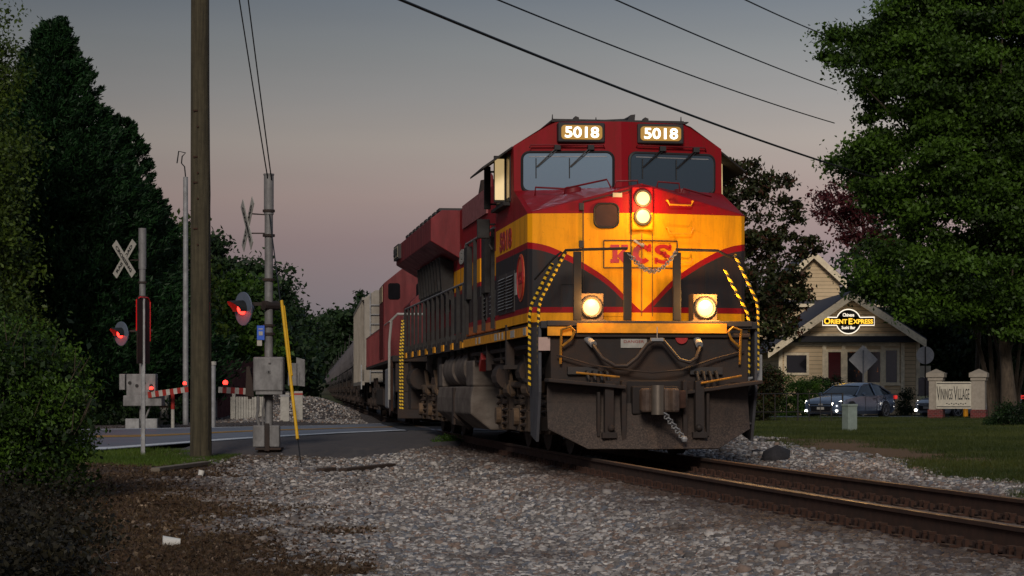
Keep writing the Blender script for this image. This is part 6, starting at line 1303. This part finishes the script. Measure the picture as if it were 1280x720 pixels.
b = MB(); b.cyl((0, -.004, 2.78), (0, .004, 2.78), .385, seg=36); b.build('sign_plate', bpy.data.materials['bare_aluminium'], t); b = MB(); b.box(-.02, .02, -.05, -.006, 0, 3.15); b.build('post', M['grime'], t)
b = MB(); b.box(-.24, .24, -.006, .0, 1.82, 2.32); b.build('upper_plate', mat('cream_plate', lin((190, 180, 160)), .5), t); b = MB(); b.box(-.30, .32, -.006, .0, 1.02, 1.80); b.build('lower_plate', mat('faded_plate', lin((110, 102, 104)), .6), t)
x, y, z = gp(1207, 83); t = empty('yellow_bollard', (x, y, z), 0, 'yellow bollard seen between the pillars of the village sign', 'bollard'); b = MB(); b.cyl((0, 0, 0), (0, 0, .78), .10, seg=14); b.ball((0, 0, .78), .10, 12, sc=(1, 1, .5)); b.build('tube', M['yel'], t, smooth=True); b = MB(); b.box(-.16, .16, -.16, .16, -.05, .04); b.build('footing', M['conc'], t)
x, y, z = gp(940, 68); t = empty('railing_fence', (x, y, z), 0, 'thin dark metal railing in front of the green shrubs', 'fence'); b = MB()
for zz in (.35, .95): b.tube([(0, 0, zz), (3.2, 1.5, zz)], .018, 5)
b.build('rail_bar', M['blk'], t); b = MB()
for i in range(9): b.tube([(i*.4, i*.1875, -.1), (i*.4, i*.1875, .98)], .016 if i % 4 else .03, 5)
b.build('upright', M['blk'], t)
# ------------------------------------------------------------------ cars
def car(name, X, Z, head, paint, lb):
    z = float(gz(X, Z)); t = empty(name, (X, Z, -.19), head, lb, 'car', 'cars waiting on the side street')
    pm = mat(name + '_paint', paint, .22, metal=.35, coat=.8)
    ST = [(0.0, .60, .28, .60, .63), (.06, .76, .24, .66, .70), (.2, .86, .20, .70, .76), (.6, .91, .18, .80, .87), (1.1, .93, .18, .86, .95), (1.6, .935, .18, .91, 1.0), (2.4, .935, .18, .93, 1.0), (3.2, .935, .18, .95, 1.0), (4.0, .93, .18, .98, 1.05), (4.45, .91, .20, 1.0, 1.09), (4.75, .86, .25, .98, 1.07), (4.88, .76, .32, .88, .98)]
    vs = []; fs = []; k = 11
    for (y, w, zb, zs_, zt) in ST:
        half = [(0, zb), (w*.85, zb), (w*.99, zb + .14), (w, (zb+zs_)/2), (w*.965, zs_), (w*.60, zt - .01)]
        ringp = [(-p[0], p[1]) for p in half[::-1][:-1]]; full = half + [(0, zt)] ; ln = [(-q[0], q[1]) for q in half[1:]][::-1]
        pts = half + [(0, zt)] + [(-q[0], q[1]) for q in half[:0:-1]]
        vs += [(p[0], y, p[1]) for p in pts]
    k = 12
    for i in range(len(ST)-1):
        for j in range(k): fs.append((i*k+j, i*k+(j+1) % k, (i+1)*k+(j+1) % k, (i+1)*k+j))
    fs += [tuple(range(k)), tuple(range((len(ST)-1)*k, len(ST)*k))[::-1]]
    b = MB(); b.add(vs, fs); bd = b.build('body', pm, t, smooth=True)
    GS = [(1.45, .80, .93, .70, .96), (2.15, .83, .93, .60, 1.32), (2.55, .84, .94, .57, 1.43), (3.1, .84, .95, .57, 1.455), (3.6, .83, .97, .55, 1.42), (4.0, .80, 1.0, .55, 1.30), (4.55, .74, 1.04, .66, 1.08)]
    vs = []; fs = []
    for (y, wb, zb, wt_, zt) in GS: vs += [(-wb, y, zb), (-wt_, y, zt), (0, y, zt + .02), (wt_, y, zt), (wb, y, zb)]
    for i in range(len(GS)-1):
        for j in range(4): fs.append((i*5+j, i*5+j+1, (i+1)*5+j+1, (i+1)*5+j))
    b = MB(); b.add(vs, fs); b.build('window_glass', M['glass'] if False else mat('car_glass', (.02, .025, .03), .06), t, smooth=True)
    b = MB(); vs = []; fs = []
    for (y, wb, zb, wt_, zt) in GS[1:6]: vs += [(-wt_ - .01, y, zt - .01), (-wt_*.9, y, zt + .022), (0, y, zt + .04), (wt_*.9, y, zt + .022), (wt_ + .01, y, zt - .01)]
    for i in range(4):
        for j in range(4): fs.append((i*5+j, i*5+j+1, (i+1)*5+j+1, (i+1)*5+j))
    b.add(vs, fs)
    for s in (-1, 1):
        for (ya, wa, za, yb, wb_, zb) in ((1.45, .80, .95, 2.2, .61, 1.34), (3.0, .85, .95, 3.02, .59, 1.45), (4.5, .76, 1.05, 3.95, .56, 1.32)): b.bar((s*(wa+.012), ya, za), (s*(wb_+.012), yb, zb), .06, .04)
        b.bar((s*.60, 2.2, 1.33), (s*.585, 3.1, 1.45), .05); b.bar((s*.585, 3.1, 1.45), (s*.56, 3.95, 1.32), .05)
    b.build('roof', pm, t, smooth=True)
    for yw in (.92, 3.78):
        for s in (-1, 1):
            b = MB(); b.cyl((s*.70, yw, .34), (s*.945, yw, .34), .345, seg=28); wo = b.build('wheel', M['rubber'], t, smooth=True)
            b = MB(); b.cyl((s*.94, yw, .34), (s*.952, yw, .34), .07, seg=12)
            for a in range(5): b.bar((s*.955, yw + .06*math.cos(a*1.2566), .34 + .06*math.sin(a*1.2566)), (s*.955, yw + .22*math.cos(a*1.2566), .34 + .22*math.sin(a*1.2566)), .05, .015)
            P = [(s*.953, yw + .235*math.cos(q*math.pi/12), .34 + .235*math.sin(q*math.pi/12)) for q in range(25)]; b.tube(P, .016, 5, cap=False); b.build('rim', M['galv'], wo)
            b = MB(); P = [(s*.938, yw + .39*math.cos(q*math.pi/14), .34 + .39*math.sin(q*math.pi/14)) for q in range(15)]; b.add([(s*.9385, yw, .34)] + P, [(0, i+1, i+2) for i in range(14)]); b.build('wheel_arch', M['rubber'], t)
    b = MB(); b.prism([(-.50, .52), (.50, .52), (.44, .30), (-.44, .30)], 'y', -.02, .06); b.box(-.62, .62, -.005, .06, .56, .60); b.build('grille', mat('grille_black', (.01, .01, .012), .3), t, bevel=.01)
    b = MB(); b.box(-.16, .16, -.035, -.02, .38, .48); b.build('number_plate', M['white'], t)
    b = MB(); b.box(-.10, .10, -.03, -.018, .55, .62); b.build('badge', M['galv'], t)
    for s in (-1, 1):
        b = MB(); b.add([(s*.52, -.01, .56), (s*.50, .03, .64), (s*.86, .30, .74), (s*.88, .26, .64)], [(0, 1, 2, 3)]); o = b.build('headlight', M['carlamp'], t); md = o.modifiers.new('s', 'SOLIDIFY'); md.thickness = .02
        b = MB(); b.cyl((s*.70, .06, .32), (s*.70, .02, .32), .05, seg=12); b.build('fog_light', M['carlamp'], t)
        b = MB(); b.box(s*.80 - .09, s*.80 + .09, 4.70, 4.90, .80, .95); b.build('tail_light', M['taillamp'], t, bevel=.02)
        b = MB(); b.ball((s*1.0, 1.75, 1.0), .1, 10, sc=(1.1, .6, .75)); b.build('wing_mirror', pm, t, smooth=True)
        b = MB()
        for yy in (2.02, 3.0, 3.75): b.bar((s*.941, yy, .32), (s*.93, yy + .02, .90), .01)
        b.box(s*.945-.006, s*.945+.006, 2.75, 2.90, .80, .83); b.box(s*.945-.006, s*.945+.006, 3.6, 3.75, .82, .85); b.build('door_seam', M['rubber'], t)
    return t
Xf = wx(1026, 84); car('grey_sedan', Xf, 84.0, math.radians(-38), lin((84, 98, 120)), 'blue grey sedan with its headlights on, parked behind the lawn in front of the restaurant')
Xf = wx(1158, 88); car('white_sedan', Xf, 88, math.radians(-58), lin((190, 194, 200)), 'white car with headlights on, half hidden behind the village sign')
